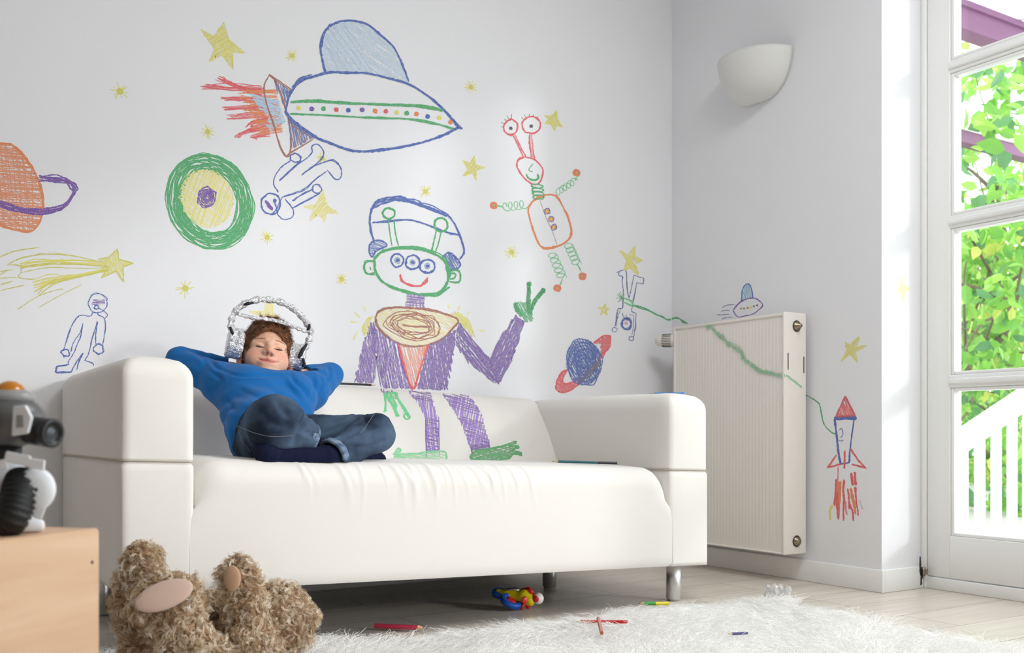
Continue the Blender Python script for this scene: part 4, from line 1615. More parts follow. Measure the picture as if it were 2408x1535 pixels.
for nm, lo, hi in (('side_board', (0, 0, 0.003), (BXL, 0.016, bz)), ('side_board', (0, BXW - 0.016, 0.003), (BXL, BXW, bz)),
                   ('end_board', (0.0005, 0.0165, 0.003), (0.0165, BXW - 0.0165, bz - 0.001)), ('end_board', (BXL - 0.0165, 0.0165, 0.003), (BXL - 0.0005, BXW - 0.0165, bz - 0.001)),
                   ('lid', (0.017, 0.0165, bz - 0.014), (BXL - 0.017, BXW - 0.0165, bz - 0.001)), ('base_board', (0.017, 0.0165, 0.003), (BXL - 0.017, BXW - 0.0165, 0.02))):
    o = MB().box(lo, hi, 0.006 if nm != 'lid' else 0.002, 4, M=Mb).build(nm, M_pine, cr)
    if nm == 'side_board' and lo[1] == 0:
        for z in (bz - 0.045,):
            MB().lathe([(0, 0.0008), (0.0022, 0.0006), (0.0028, -0.0005)], Mb @ Matrix.Translation((0.016, 0, z)) @ Matrix.Rotation(PI / 2, 4, 'X'), 12).build('nail_head', mat('nail_rust', (96, 66, 48), 0.6), o)

# robot toy on the box lid
rb = empty('robot_toy', Mb @ Vector((0.20, 0.12, bz)), 'grey and white toy robot with an orange dome and black snout on the wooden box', 'toy robot')
MG, MW2 = mat('robot_grey', (92, 92, 92), 0.35), mat('robot_white', (232, 234, 238), 0.3)
MGd = mat('robot_silver', (150, 150, 150), 0.3)
MO = mat('amber_dome', (226, 140, 10), 0.12)
MO.node_tree.nodes['Principled BSDF'].inputs['Transmission Weight'].default_value = 0.35
DR = 1.30                                       # its distance from the lens, in the viewing direction


def R_at(px, py, d=DR):
    return np.array([SA, CA, 0]) * d + np.array([CA, -SA, 0]) * ((px - CXP) / FPX * d) + np.array([0, 0, CAMZ + (HOR - py) / FPX * d])


er, ef, eu = np.array([CA, -SA, 0.0]), np.array([SA, CA, 0.0]), np.array([0, 0, 1.0])
KR = DR / FPX


def frm(c, x, y, z):
    return Matrix(((x[0], y[0], z[0], c[0]), (x[1], y[1], z[1], c[1]), (x[2], y[2], z[2], c[2]), (0, 0, 0, 1)))


hc_ = R_at(8, 990)
hd = MB()
hd.ell(hc_, (98 * KR, 72 * KR, 66 * KR), Matrix((er, ef, eu)).transposed(), 36)
ho = hd.build('head', MG, rb)
MB().ell(R_at(20, 935), (62 * KR, 50 * KR, 24 * KR), Matrix((er, ef, eu)).transposed(), 28).build('brow', MGd, ho)
dm = MB()
dm.lathe([(37 * KR, -10 * KR), (38 * KR, 2 * KR), (34 * KR, 14 * KR), (25 * KR, 26 * KR), (12 * KR, 33 * KR), (0, 35 * KR)], Matrix.Translation(V3(R_at(24, 930))), 28)
dm.build('dome', MO, ho)
MB().lathe([(40 * KR, -6 * KR), (46 * KR, -4 * KR), (46 * KR, 4 * KR), (38 * KR, 5 * KR)], Matrix.Translation(V3(R_at(24, 931))), 28).build('dome_collar', M_dark, ho)
# white cheek plates
ck = MB()
Mck = frm(R_at(52, 990, DR - 0.038), er * 0.93 - ef * 0.3, eu, -ef)
ck.prism([(-24 * KR, -34 * KR), (22 * KR, -28 * KR), (34 * KR, 8 * KR), (16 * KR, 36 * KR), (-20 * KR, 34 * KR)], Mck, 12 * KR, 3 * KR)
cko = ck.build('cheek_plate', MW2, ho)
MB().prism([(-9 * KR, -16 * KR), (12 * KR, -14 * KR), (10 * KR, 14 * KR), (-9 * KR, 14 * KR)], Mck @ Matrix.Translation((0, 0, 10 * KR)), 5 * KR, 2 * KR).build('inset', MGd, cko)
MB().prism([(-40 * KR, -26 * KR), (2 * KR, -24 * KR), (0, 24 * KR), (-40 * KR, 26 * KR)], frm(R_at(0, 985, DR - 0.040), er, eu, -ef), 6 * KR, 2 * KR).build('eye_panel', mat('robot_bronze', (84, 70, 58), 0.4), ho)
# snout: black stepped lens barrel
ax = er * 0.90 - ef * 0.36 - eu * 0.10
ax = ax / np.linalg.norm(ax)
Ms = Matrix.Translation(V3(R_at(74, 1012, DR - 0.01))) @ V3(ax).to_track_quat('Z', 'Y').to_matrix().to_4x4()
sn = MB()
sn.lathe([(0, -6 * KR), (31 * KR, -6 * KR), (33 * KR, 0), (33 * KR, 30 * KR), (29 * KR, 33 * KR), (29 * KR, 40 * KR), (34 * KR, 43 * KR), (34 * KR, 66 * KR), (30 * KR, 69 * KR), (24 * KR, 68 * KR), (23 * KR, 62 * KR), (14 * KR, 60 * KR), (0, 60 * KR)], Ms, 32)
sno = sn.build('snout', M_dark, rb)
MB().lathe([(0, 63 * KR), (10 * KR, 62.5 * KR), (14 * KR, 60.5 * KR)], Ms, 20).build('lens', mat('lens_glass', (60, 66, 74), 0.08), sno)
# body and chest plates
bo = MB()
bo.ell(R_at(-20, 1140), (88 * KR, 60 * KR, 84 * KR), Matrix((er, ef, eu)).transposed(), 32)
bo.build('torso', MW2, rb)
MB().tube([R_at(10, 1050), R_at(14, 1075), R_at(6, 1095)], [40 * KR, 34 * KR, 36 * KR], 20).build('neck', M_dark, rb)
for (px, py, w, h_, an) in ((45, 1078, 30, 13, -0.25), (88, 1090, 20, 12, -0.2), (4, 1092, 16, 12, 0.1)):
    MB().prism([(-w * KR, -h_ * KR), (w * KR, -h_ * KR), (w * 0.9 * KR, h_ * KR), (-w * KR, h_ * 0.8 * KR)], frm(R_at(px, py, DR - 0.042), er * math.cos(an) + eu * math.sin(an), eu * math.cos(an) - er * math.sin(an), -ef), 8 * KR, 3 * KR).build('chest_plate', MW2, rb)
# shoulder disc and bellows arm
Msd = frm(R_at(84, 1150, DR - 0.03), er * 0.86 - ef * -0.2, eu, -(ef * 0.86 - er * 0.45))
sdm = MB()
sdm.lathe([(0, 26 * KR), (20 * KR, 25 * KR), (40 * KR, 20 * KR), (49 * KR, 8 * KR), (50 * KR, -6 * KR), (44 * KR, -16 * KR), (0, -18 * KR)], Msd, 40)
sdo = sdm.build('shoulder_disc', MW2, rb)
MB().lathe([(0, 27 * KR), (4 * KR, 27 * KR), (5 * KR, 25 * KR)], Msd, 12).build('screw', M_dark, sdo)
MB().prism([(-28 * KR, -58 * KR), (14 * KR, -70 * KR), (26 * KR, -40 * KR), (-30 * KR, -30 * KR)], Msd @ Matrix.Translation((0, 0, -10 * KR)), 22 * KR, 4 * KR).build('shin_plate', MW2, sdo)
bl = [R_at(56, 1130, DR - 0.02), R_at(48, 1150, DR - 0.035), R_at(40, 1180, DR - 0.045), R_at(28, 1212, DR - 0.05), R_at(10, 1232, DR - 0.045)]
blp = spline(np.array(bl), 10)
MB().tube(blp, [(38 + 4 * math.sin(i * 2.1)) * KR for i in range(len(blp))], 20).build('bellows_arm', M_black, rb)
for (px, py) in ((66, 1240), (-46, 1246)):
    zf = R_at(px, py)
    MB().box((zf[0] - 0.018, zf[1] - 0.022, bz), (zf[0] + 0.018, zf[1] + 0.014, bz + 0.016), 0.006, 3).build('foot', MW2, rb)
MB().tube([R_at(60, 1190), R_at(66, 1236)], [16 * KR, 13 * KR], 14).build('leg', MW2, rb)
MB().tube([R_at(-46, 1180), R_at(-46, 1240)], [18 * KR, 15 * KR], 14).build('leg', MW2, rb)

# ------------------------------------------------------------------ crayon drawings on wall, sofa back and radiator
def crayon(col, paper=WALLC, soft=False):
    key = 'crayon_%d_%d_%d_%d_%d' % (*col, paper[2], soft)
    if key in MATS:
        return MATS[key]
    m = bpy.data.materials.new(key)
    m.use_nodes = True
    nt = m.node_tree
    b = nt.nodes['Principled BSDF']
    b.inputs['Roughness'].default_value = 0.7
    b.inputs['Specular IOR Level'].default_value = 0.25
    tc = nt.nodes.new('ShaderNodeTexCoord')
    nz = nt.nodes.new('ShaderNodeTexNoise')
    nz.inputs['Scale'].default_value = 560
    nz.inputs['Detail'].default_value = 2
    nt.links.new(tc.outputs['Object'], nz.inputs['Vector'])
    rp = nt.nodes.new('ShaderNodeValToRGB')
    c, p = np.array(lin(col)), np.array(lin(paper))
    rp.color_ramp.elements[0].position = 0.38
    rp.color_ramp.elements[0].color = (*((c * 0.55 + p * 0.45) if soft else (c * 0.6 + p * 0.4)), 1)
    rp.color_ramp.elements[1].position = 0.57
    rp.color_ramp.elements[1].color = (*((c * 0.9 + p * 0.1) if soft else c), 1)
    nt.links.new(nz.outputs['Fac'], rp.inputs['Fac'])
    nt.links.new(rp.outputs['Color'], b.inputs['Base Color'])
    MATS[key] = m
    return m


BLUE, LBLUE, GREEN, LGREEN, YEL, DYEL = (0, 72, 166), (160, 202, 234), (6, 160, 78), (84, 192, 118), (224, 216, 78), (204, 198, 56)
RED, ORG, BRN, PUR, NAVY, BLK, PINK = (222, 50, 62), (228, 118, 10), (156, 80, 56), (98, 30, 156), (32, 58, 140), (36, 32, 36), (228, 112, 124)
LYEL, CREAM, SOFAC = (238, 228, 140), (236, 222, 160), (229, 224, 213)
C1, C2, C3, C4, C5 = (0, 0, 2.741), (440, 20, 2.843), (1080, 220, 3.07), (800, 440, 2.952), (0, 560, 4.264)
C6, C7, C8, C9, C10 = (1280, 560, 3.838), (1660, 560, 3.838), (1860, 880, 2.842), (860, 860, 5.017), (1640, 700, 5.118)
CP = (0, 0, 1.0)
DR_RNG = np.random.RandomState(77)
LAYER = [0]


def pj_back(q, h): return U(q[:, 0], q[:, 1], YB - h)
def pj_right(q, h): return UX(q[:, 0], q[:, 1], XR - h)
def pj_reveal(q, h): return U(q[:, 0], q[:, 1], YC - h)
def pj_rad(q, h): return UX(q[:, 0], q[:, 1], RX0 - 0.0006 - h)
def pj_radside(q, h): return U(q[:, 0], q[:, 1], RY0 - h)


def pj_sofa(q, h):
    out = np.zeros((len(q), 3))
    for i, (x, y) in enumerate(q):
        d = V3(cray(x, y)).normalized()
        r = BACK_BVH.ray_cast(Vector((0, 0, CAMZ)), d)
        if r[0] is None:
            out[i] = np.nan
        else:
            nn = r[1] if r[1].dot(d) < 0 else -r[1]
            out[i] = np.array(r[0] + nn * (h[i] + 0.0002))
    return out


class Draw:
    def __init__(s, name, label, proj=pj_back, C=CP, group=None, at=None, paper=WALLC):
        s.root = None
        s.name, s.label, s.group = name, label, group
        s.proj, s.C, s.paper = proj, C, paper
        s.at = at
        s.part_name = None
        s.cur = {}
        s.soft = False
        LAYER[0] = 0
        s.rng = np.random.RandomState(abs(hash(label)) % 1 + len(label) * 131 + sum(map(ord, label)))

    def T(s, p):
        p = np.asarray(p, float).reshape(-1, 2)
        return p / s.C[2] + np.array(s.C[:2])

    def _rib(s, q, w, col):
        """a ribbon along the pixel polyline q"""
        LAYER[0] += 1
        n = len(q)
        h = 0.0003 + LAYER[0] * 2.5e-6
        t = np.gradient(q, axis=0)
        t /= np.linalg.norm(t, axis=1)[:, None] + 1e-9
        nrm = np.stack([-t[:, 1], t[:, 0]], 1)
        n = len(q)
        ww = w * (0.5 + 0.09 * s.rng.normal(size=n))[:, None] * 0.9
        ww[0] *= 0.5
        ww[-1] *= 0.5
        P = np.concatenate([q - nrm * ww, q + nrm * ww])
        W3 = s.proj(P, h + min(1.2e-6, 3e-5 / n) * np.tile(np.arange(n), 2))
        F = np.array([(i, i + 1, n + i + 1, n + i) for i in range(n - 1)])
        ok = ~np.isnan(W3[:, 0])
        F = F[ok[F].all(1)]
        W3[~ok] = W3[ok][0] if ok.any() else 0
        if len(F):
            k = (col, s.paper, s.soft)
            s.cur.setdefault(k, []).append((W3, F))

    def line(s, pts, col, w=3.2, n=2, j=1.0, closed=False, smooth=True, raw=False):
        p = np.asarray(pts, float) if raw else s.T(pts)
        if closed:
            p = np.concatenate([p, p[:1]])
        for _ in range(n):
            pj = p + s.rng.normal(0, j, p.shape)
            if closed:
                pj[-1] = pj[0]
            q = spline(pj, 8) if (smooth and len(p) > 2) else np.concatenate([np.linspace(pj[i], pj[i + 1], 7)[:-1] for i in range(len(pj) - 1)] + [pj[-1:]])
            q = q + 0.28 * s.rng.normal(size=q.shape)
            s._rib(q, w * s.rng.uniform(0.8, 1.15), col)
        return s

    def ring(s, c, rx, ry=None, rot=0.0, col=BLUE, w=3, n=2, j=0.8):
        ry = ry or rx
        a = np.linspace(0, 2 * PI, 15)[:-1]
        p = np.stack([c[0] + rx * np.cos(a) * math.cos(rot) - ry * np.sin(a) * math.sin(rot), c[1] + rx * np.cos(a) * math.sin(rot) + ry * np.sin(a) * math.cos(rot)], 1)
        return s.line(p, col, w, n, j, True)

    def dot(s, c, r, col, w=2.6):
        a = np.linspace(0, 2 * PI * 3.2, 34)
        rr = np.linspace(0.15, 1, 34)
        c = s.T([c])[0]
        r = r / s.C[2]
        q = np.stack([c[0] + r * rr * np.cos(a), c[1] + r * rr * np.sin(a)], 1) + s.rng.normal(0, r * 0.06, (34, 2))
        s._rib(q, max(w, r * 0.38), col)
        return s

    def fill(s, poly, col, ang=70, gap=3.6, w=3.0, j=1.2, skip=0.0, smooth=False, inset=1.0, closed=True):
        """back-and-forth crayon hatching inside a polygon"""
        p = s.T(poly)
        gap, w = gap * 0.85, w * 0.8
        s.soft = True
        if smooth:
            p = spline(np.concatenate([p, p[:1]]), 6)[:-1]
        a = math.radians(ang)
        R = np.array([[math.cos(a), -math.sin(a)], [math.sin(a), math.cos(a)]])
        r = p @ R
        y = r[:, 1].min() + gap * 0.5
        runs = {}
        flip = False
        open_ = []
        while y < r[:, 1].max():
            xs = []
            for i in range(len(r)):
                u, v = r[i], r[(i + 1) % len(r)]
                if (u[1] <= y) != (v[1] <= y):
                    xs.append(u[0] + (y - u[1]) / (v[1] - u[1]) * (v[0] - u[0]))
            xs.sort()
            spans = [(xs[k] + inset, xs[k + 1] - inset) for k in range(0, len(xs) - 1, 2) if xs[k + 1] - xs[k] > 2 * inset + 0.5]
            new = []
            for sp in spans:
                hit = None
                for o in open_:
                    if o['last'][0] < sp[1] and o['last'][1] > sp[0] and not o.get('used'):
                        hit = o
                        break
                if hit is None or s.rng.rand() < 0.06 or len(hit['pts']) > 60:
                    hit = {'pts': []}
                hit['used'] = True
                hit['last'] = sp
                e = sp if not flip else sp[::-1]
                hit['pts'] += [(e[0], y), (e[1], y + gap * 0.45)]
                new.append(hit)
                if hit['pts'] and len(hit['pts']) == 2:
                    runs[id(hit)] = hit
            for o in new:
                o['used'] = False
            open_ = new
            flip = not flip
            y += gap * s.rng.uniform(0.75, 1.25)
        for o in runs.values():
            q = np.array(o['pts'])
            if len(q) < 2:
                continue
            q = q + s.rng.normal(0, j, q.shape)
            seg = []
            for i in range(len(q) - 1):
                m = max(2, int(np.linalg.norm(q[i + 1] - q[i]) / 9))
                seg.append(np.linspace(q[i], q[i + 1], m + 1)[:-1])
            q = np.concatenate(seg + [q[-1:]])
            q = q + 0.5 * s.rng.normal(size=q.shape)
            q = q @ R.T
            if skip:
                k0 = 0
                while k0 < len(q) - 2:
                    k1 = min(len(q), k0 + s.rng.randint(14, 70))
                    if s.rng.rand() > skip and k1 - k0 > 2:
                        s._rib(q[k0:k1], w, col)
                    k0 = k1 - 1
            else:
                s._rib(q, w, col)
        s.soft = False
        LAYER[0] += 12
        return s

    def aster(s, c, r, col=YEL, k=5, w=2.4):
        """little star of crossing strokes"""
        a0 = s.rng.rand() * PI
        c = s.T([c])[0]
        r = r / s.C[2]
        for i in range(k):
            a = a0 + PI * i / k + s.rng.normal(0, 0.1)
            r1, r2 = r * s.rng.uniform(0.75, 1.1), r * s.rng.uniform(0.75, 1.1)
            q = np.linspace(c + np.array([math.cos(a), math.sin(a)]) * r1, c - np.array([math.cos(a), math.sin(a)]) * r2, 8)
            s._rib(q, w, col)
        s.dot((c - np.array(s.C[:2])) * s.C[2], r * 0.34 * s.C[2], DYEL if col == YEL else col, 2.2)
        return s

    def flush(s, name):
        if not s.cur:
            return
        keys = list(s.cur)
        V, F, MI, off = [], [], [], 0
        for mi, k in enumerate(keys):
            for (v, f) in s.cur[k]:
                V.append(v)
                F.append(f + off)
                MI += [mi] * len(f)
                off += len(v)
        V, F = np.concatenate(V), np.concatenate(F)
        me = npmesh(name, V, F, [crayon(k[0], k[1], k[2]) for k in keys], False, MI)
        s.cur = {}
        if s.root is None and s.part_name is None:
            c = (V.min(0) + V.max(0)) / 2
            o = link(name, me, None, c)
            return tag(o, s.label, 'drawing', s.group)
        if s.root is None:
            s.root = empty(s.name, (V.min(0) + V.max(0)) / 2, s.label, 'drawing', s.group)
        return link(name, me, s.root)

    def part(s, name):
        if s.part_name:
            s.flush(s.part_name)
        s.part_name = name
        return s

    def done(s):
        return s.flush(s.part_name or s.name)


# ---- stars
def star(poly, label, C, proj=pj_back, ang=60, col=YEL, name='star_drawing'):
    d = Draw(name, label, proj, C)
    d.fill(poly, col, ang, 2.6, 3.2, 0.8)
    d.fill(poly, DYEL if proj is not pj_reveal else col, ang + 70, 5.5, 2.0, 1.0, 0.35)
    d.line(poly, col, 2.2, 1, 0.6, True, False)
    return d.done()


star([(90, 140), (180, 190), (245, 90), (275, 205), (390, 298), (300, 290), (310, 410), (235, 310), (148, 360), (185, 275)], 'largest solid yellow star, above the fiery tail of the big spaceship', C2, ang=80)
star([(775, 1325), (862, 1310), (905, 1212), (942, 1320), (1015, 1372), (935, 1368), (920, 1430), (885, 1378), (820, 1420), (845, 1345)], 'pale solid yellow star behind the hand of the falling blue astronaut', C2, ang=65, col=LYEL)
star([(25, 482), (80, 505), (110, 445), (118, 515), (185, 535), (122, 555), (120, 632), (92, 572), (25, 600), (62, 545)], 'solid yellow star to the left of the three-stalked pink head drawing'.replace('three-stalked pink', 'pink'), C3, ang=50)
star([(612, 155), (670, 165), (705, 122), (712, 185), (745, 242), (700, 225), (690, 270), (665, 225), (620, 215), (655, 190)], 'solid yellow star beside the lashed pink eyes of the spring robot', C3, ang=70)
star([(1155, 1130), (1215, 1165), (1268, 1100), (1270, 1175), (1325, 1205), (1270, 1225), (1295, 1315), (1235, 1262), (1185, 1275), (1208, 1205)], 'solid yellow star touching the feet of the upside-down astronaut', C3, ang=60)
star([(485, 625), (530, 632), (555, 590), (556, 632), (585, 640), (556, 655), (572, 698), (542, 668), (505, 695), (525, 650)], 'tiny solid yellow star left of the tether round the upside-down astronaut', C6, ang=60)
star([(1250, 935), (1310, 965), (1378, 890), (1385, 905), (1345, 985), (1450, 968), (1350, 1025), (1365, 1125), (1300, 1045), (1218, 1120), (1275, 1010)], 'solid yellow star above the red and blue rocket', C7, pj_right, ang=50)
star([(258, 640), (268, 690), (308, 715), (272, 735), (268, 800), (252, 735), (228, 730), (250, 700)], 'faint yellow star on the sunlit side of the recess by the glazed door', (2020, 400, 2.56), pj_reveal, ang=70, col=(240, 232, 170))
star([(480, 310), (745, 300), (770, 165), (880, 160), (890, 330), (985, 400), (830, 420), (700, 400)], 'pale yellow star seen through the foil headphones', (520, 690, 7.31), ang=80, col=LYEL)
for (x, y, r, lab) in ((282, 215, 23, 'little yellow twinkle alone at far left, above the orange planet'), (686, 131, 15, 'little yellow twinkle left of the light blue spaceship dome'),
                       (1107, 205, 16, 'little yellow twinkle above the pointed nose of the big spaceship'), (488, 310, 18, 'little yellow twinkle under the flames of the big spaceship'),
                       (435, 678, 22, 'little yellow twinkle above the left end of the sofa, beside the comet'), (628, 558, 18, 'little yellow twinkle right of the green ringed planet, below the falling astronaut'),
                       (803, 656, 17, 'little yellow twinkle left of the green alien face'), (1000, 450, 16, 'little yellow twinkle just above the alien blue headphones'),
                       (1203, 593, 16, 'little yellow twinkle between the green alien face and the spring robot'), (757, 372, 15, 'little yellow twinkle at the feet of the falling blue astronaut')):
    Draw('twinkle_drawing', lab, pj_back, CP).aster((x, y), r).done()

# ---- the big spaceship
d = Draw('spaceship_drawing', 'big crayon spaceship with a light blue dome, coloured lights and a fiery tail', C=C2)
d.part('flame')
fl = [(80, 530), (180, 470), (330, 470), (500, 520), (420, 540), (330, 560), (490, 600), (230, 665), (480, 655), (260, 725), (470, 740), (385, 780), (520, 770), (315, 852), (600, 850)]
for k in range(60):
    t = k / 59
    y0 = 515 + 340 * t
    tip = [(80, 530), (180, 470), (215, 595), (230, 665), (260, 722), (385, 780), (315, 852), (420, 860)][int(t * 7.99)]
    o = d.rng.normal(0, 9, 2)
    d.line([(500 + 60 * t, y0), ((500 + tip[0]) / 2 + d.rng.normal(0, 10), (y0 + tip[1]) / 2 + d.rng.normal(0, 8)), (tip[0] + abs(o[0]) * 3, tip[1] + o[1])], RED if k % 3 else PINK, 2.6, 1, 0.8)
for k in range(38):
    t = k / 37
    o = d.rng.normal(0, 8, 2)
    d.line([(600 + 40 * t, 540 + 285 * t), (440 + 60 * t + o[0], 545 + 290 * t + o[1]), (320 + 120 * t + abs(o[0]) * 5, 540 + 300 * t)], ORG, 2.6, 1, 0.8)
d.fill([(410, 560), (500, 580), (545, 600), (620, 620), (655, 760), (560, 810), (520, 790), (550, 720), (480, 660)], LBLUE, 20, 3.2, 3.2, 1.2)
d.part('nozzle')
d.line([(548, 438), (515, 520), (530, 640), (575, 760), (620, 920), (662, 985), (690, 955), (690, 820), (650, 640), (590, 490), (548, 440)], BRN, 3.0, 2, 1.0)
d.line([(548, 440), (690, 540), (655, 690), (700, 780), (850, 870), (700, 960), (662, 985)], BRN, 2.6, 2, 1.0, smooth=False)
d.fill([(575, 475), (690, 545), (660, 650), (640, 640)], BLUE, 75, 4.0, 3.6, 0.8)
d.fill([(680, 730), (860, 855), (705, 940), (690, 830)], BLUE, 78, 4.8, 4.0, 0.8)
d.fill([(680, 730), (860, 855), (705, 940), (690, 830)], BRN, 78, 8.0, 2.0, 0.8)
d.part('dome')
dome = [(925, 432), (900, 330), (895, 230), (930, 140), (1010, 90), (1100, 78), (1200, 105), (1300, 180), (1380, 260), (1440, 380), (1485, 490), (1350, 455), (1200, 435), (1050, 430)]
d.fill(dome, (184, 208, 230), 35, 3.4, 3.0, 1.6)
d.fill(dome, (198, 214, 230), 110, 4.4, 3.0, 2.0, 0.2)
d.fill(dome, (150, 186, 222), 55, 12.0, 1.8, 3.0, 0.4)
d.line(dome[:11], BLUE, 4.6, 3, 0.9)
d.line([(960, 105), (920, 160), (890, 255)], BLUE, 2.5, 2, 1.4)
d.part('hull')
top = [(655, 690), (690, 570), (760, 490), (850, 450), (950, 432), (1080, 428), (1200, 435), (1350, 465), (1490, 510), (1620, 590), (1720, 680), (1810, 780), (1840, 805)]
bot = [(655, 690), (720, 760), (860, 855), (960, 905), (1080, 945), (1180, 955), (1300, 945), (1420, 925), (1560, 900), (1700, 850), (1810, 795)]
d.line(top, BLUE, 4.6, 3, 1.0)
d.line(bot, BLUE, 4.8, 4, 1.2)
d.line([(700, 530), (760, 470), (835, 440)], BLUE, 3.0, 3, 2.0)
d.part('stripe')
d.line([(690, 625), (860, 622), (1050, 628), (1250, 640), (1450, 645), (1600, 660), (1715, 680)], GREEN, 4.2, 4, 1.5)
d.line([(690, 706), (860, 712), (1050, 722), (1250, 730), (1450, 735), (1600, 752), (1780, 800)], GREEN, 3.6, 3, 1.2)
d.flush('stripe')
for (x, y, c) in ((745, 665, YEL), (832, 672, PUR), (912, 670, GREEN), (997, 676, RED), (1078, 680, BLUE), (1170, 677, PUR), (1257, 686, ORG), (1328, 688, RED), (1400, 695, YEL), (1468, 700, GREEN), (1533, 706, ORG), (1607, 722, BLUE), (1684, 730, YEL), (1760, 760, ORG)):
    d.dot((x, y), 15, c)
    d.flush('light')
d.cur = {}

# ---- planets
d = Draw('planet_drawing', 'green and yellow crayon planet with a purple centre', C=C1)


def ellp(c, rx, ry, rot, n=26):
    a = np.linspace(0, 2 * PI, n + 1)[:-1]
    return [(c[0] + rx * math.cos(t) * math.cos(rot) - ry * math.sin(t) * math.sin(rot), c[1] + rx * math.cos(t) * math.sin(rot) + ry * math.sin(t) * math.cos(rot)) for t in a]


d.part('outer_ring')
for k in range(26):
    t = k / 25
    r1 = 185 + (300 - 185) * t
    d.ring((1353, 1300), (255 - 62 * (1 - t)) if False else 172 + (270 - 172) * t, 205 + (318 - 205) * t, -0.42, GREEN, 3.2, 1, 3.0)
d.part('disc')
d.fill(ellp((1335, 1278), 166, 192, -0.42), LYEL, 40, 3.4, 3.4, 1.4)
d.fill(ellp((1335, 1278), 166, 192, -0.42), YEL, 110, 7.0, 2.4, 1.6, 0.3)
d.part('centre')
for k in range(5):
    d.ring((1334 + d.rng.normal(0, 3), 1268 + d.rng.normal(0, 3)), 58 - 10 * k, 62 - 11 * k, 0, PUR, 2.4, 2, 2.0)
d.fill(ellp((1337, 1262), 46, 46, 0), PUR, 30, 3.2, 2.4, 1.2)
d.done()

d = Draw('planet_drawing', 'orange crayon planet with a purple ring, cut off by the left edge', C=C1)
d.part('globe')
op = [(-10, 925), (70, 935), (140, 990), (200, 1070), (250, 1170), (275, 1290), (265, 1400), (220, 1480), (160, 1488), (60, 1465), (-30, 1430), (-110, 1330), (-150, 1180), (-110, 1020)]
d.fill(op, ORG, 4, 3.2, 3.2, 2.2, smooth=True)
d.fill(op, (222, 118, 24), 84, 8.5, 2.6, 3.0, 0.2, smooth=True)
d.fill(op, ORG, 40, 9.0, 2.4, 3.0, 0.3, smooth=True)
d.line(op, ORG, 3.0, 4, 2.0, True)
d.part('ring')
for k in range(7):
    o = (k - 3) * 5
    d.line([(-60, 1290 + o), (60, 1330 + o), (150, 1355 + o), (270, 1362 + o), (380, 1345 + o), (440, 1300 + o * 0.8), (475, 1240), (478 - o, 1200), (440, 1165 + o), (360, 1155 + o), (250, 1145 + o)], PUR, 3.6, 1, 2.0)
d.done()

d = Draw('planet_drawing', 'blue crayon planet with a tilted red ring, above the far end of the sofa', C=C6)
d.part('ring')
ring_o = [(600, 880), (540, 880), (460, 930), (455, 950), (520, 960), (505, 1050), (500, 1110), (530, 1080), (580, 990), (600, 930)]
d.fill(ring_o, RED, 65, 2.4, 3.4, 0.8)
d.fill(ring_o, RED, 110, 4.0, 3.0, 0.8)
d.line(ring_o[:4], RED, 2.6, 2, 1.0)
d.line([(505, 1050), (580, 990), (600, 880)], RED, 2.6, 2, 1.0)
d.flush('ring')
ring_b = [(215, 1180), (150, 1215), (115, 1290), (110, 1360), (165, 1395), (240, 1370), (340, 1300), (320, 1275), (250, 1300), (190, 1310), (165, 1280), (190, 1230)]
d.fill(ring_b, RED, 30, 2.4, 3.4, 0.8)
d.fill(ring_b, RED, 100, 4.0, 3.0, 0.8)
d.line(ring_b, RED, 2.4, 2, 1.0, True)
d.part('globe')
gp = ellp((357, 1117), 160, 212, -0.16)
d.fill(gp, BLUE, 60, 3.0, 3.2, 1.0)
for k in range(9):
    d.ring((357, 1117), 158 - 16 * k, 210 - 21 * k, -0.16, BLUE, 2.8, 1, 2.0)
d.fill([(310, 1280), (430, 1150), (500, 1080), (520, 1110), (440, 1220), (330, 1300)], (70, 44, 70), 140, 2.8, 3.4, 1.0)
d.done()

# ---- comet
d = Draw('comet_drawing', 'yellow crayon shooting star with a long streaming tail', C=C5)
d.part('head')
d.fill([(1080, 200), (1175, 105), (1190, 210), (1335, 255), (1235, 290), (1240, 440), (1160, 330), (1010, 400), (1080, 290), (985, 210)], YEL, 60, 2.6, 3.0, 1.0)
d.line([(1080, 200), (1175, 105), (1190, 210), (1335, 255), (1235, 290), (1240, 440), (1160, 330), (1010, 400), (1080, 290), (985, 210)], DYEL, 2.2, 2, 0.8, True, False)
d.part('tail')
for up_, dn_, m_ in (([(200, 255), (330, 222), (600, 212), (850, 228), (1080, 255)], [(210, 312), (330, 282), (600, 254), (850, 268), (1080, 292)], 9),
                   ([(330, 415), (520, 380), (700, 372), (900, 338), (1070, 300)], [(365, 590), (450, 510), (560, 445), (800, 385), (1085, 325)], 14)):
    up_, dn_ = np.array(up_, float), np.array(dn_, float)
    for t in np.linspace(0, 1, m_):
        d.line(up_ + (dn_ - up_) * t, YEL if t < 0.7 else DYEL, 2.3, 1, 2.5)
for p in ([(80, 260), (250, 190), (500, 155), (750, 180), (1000, 240)], [(70, 262), (200, 275), (210, 340), (190, 390), (300, 410), (340, 400)], [(220, 345), (480, 300), (700, 300), (950, 300), (1080, 290)], [(0, 190), (150, 130), (390, 92)], [(0, 335), (130, 312)], [(0, 400), (170, 392)], [(0, 470), (120, 430)], [(0, 525), (250, 470)], [(170, 715), (380, 580), (560, 520), (640, 505)], [(390, 700), (600, 570), (820, 465)], [(0, 370), (60, 330)]):
    d.line(p, DYEL, 1.7, 2, 0.8)
d.done()

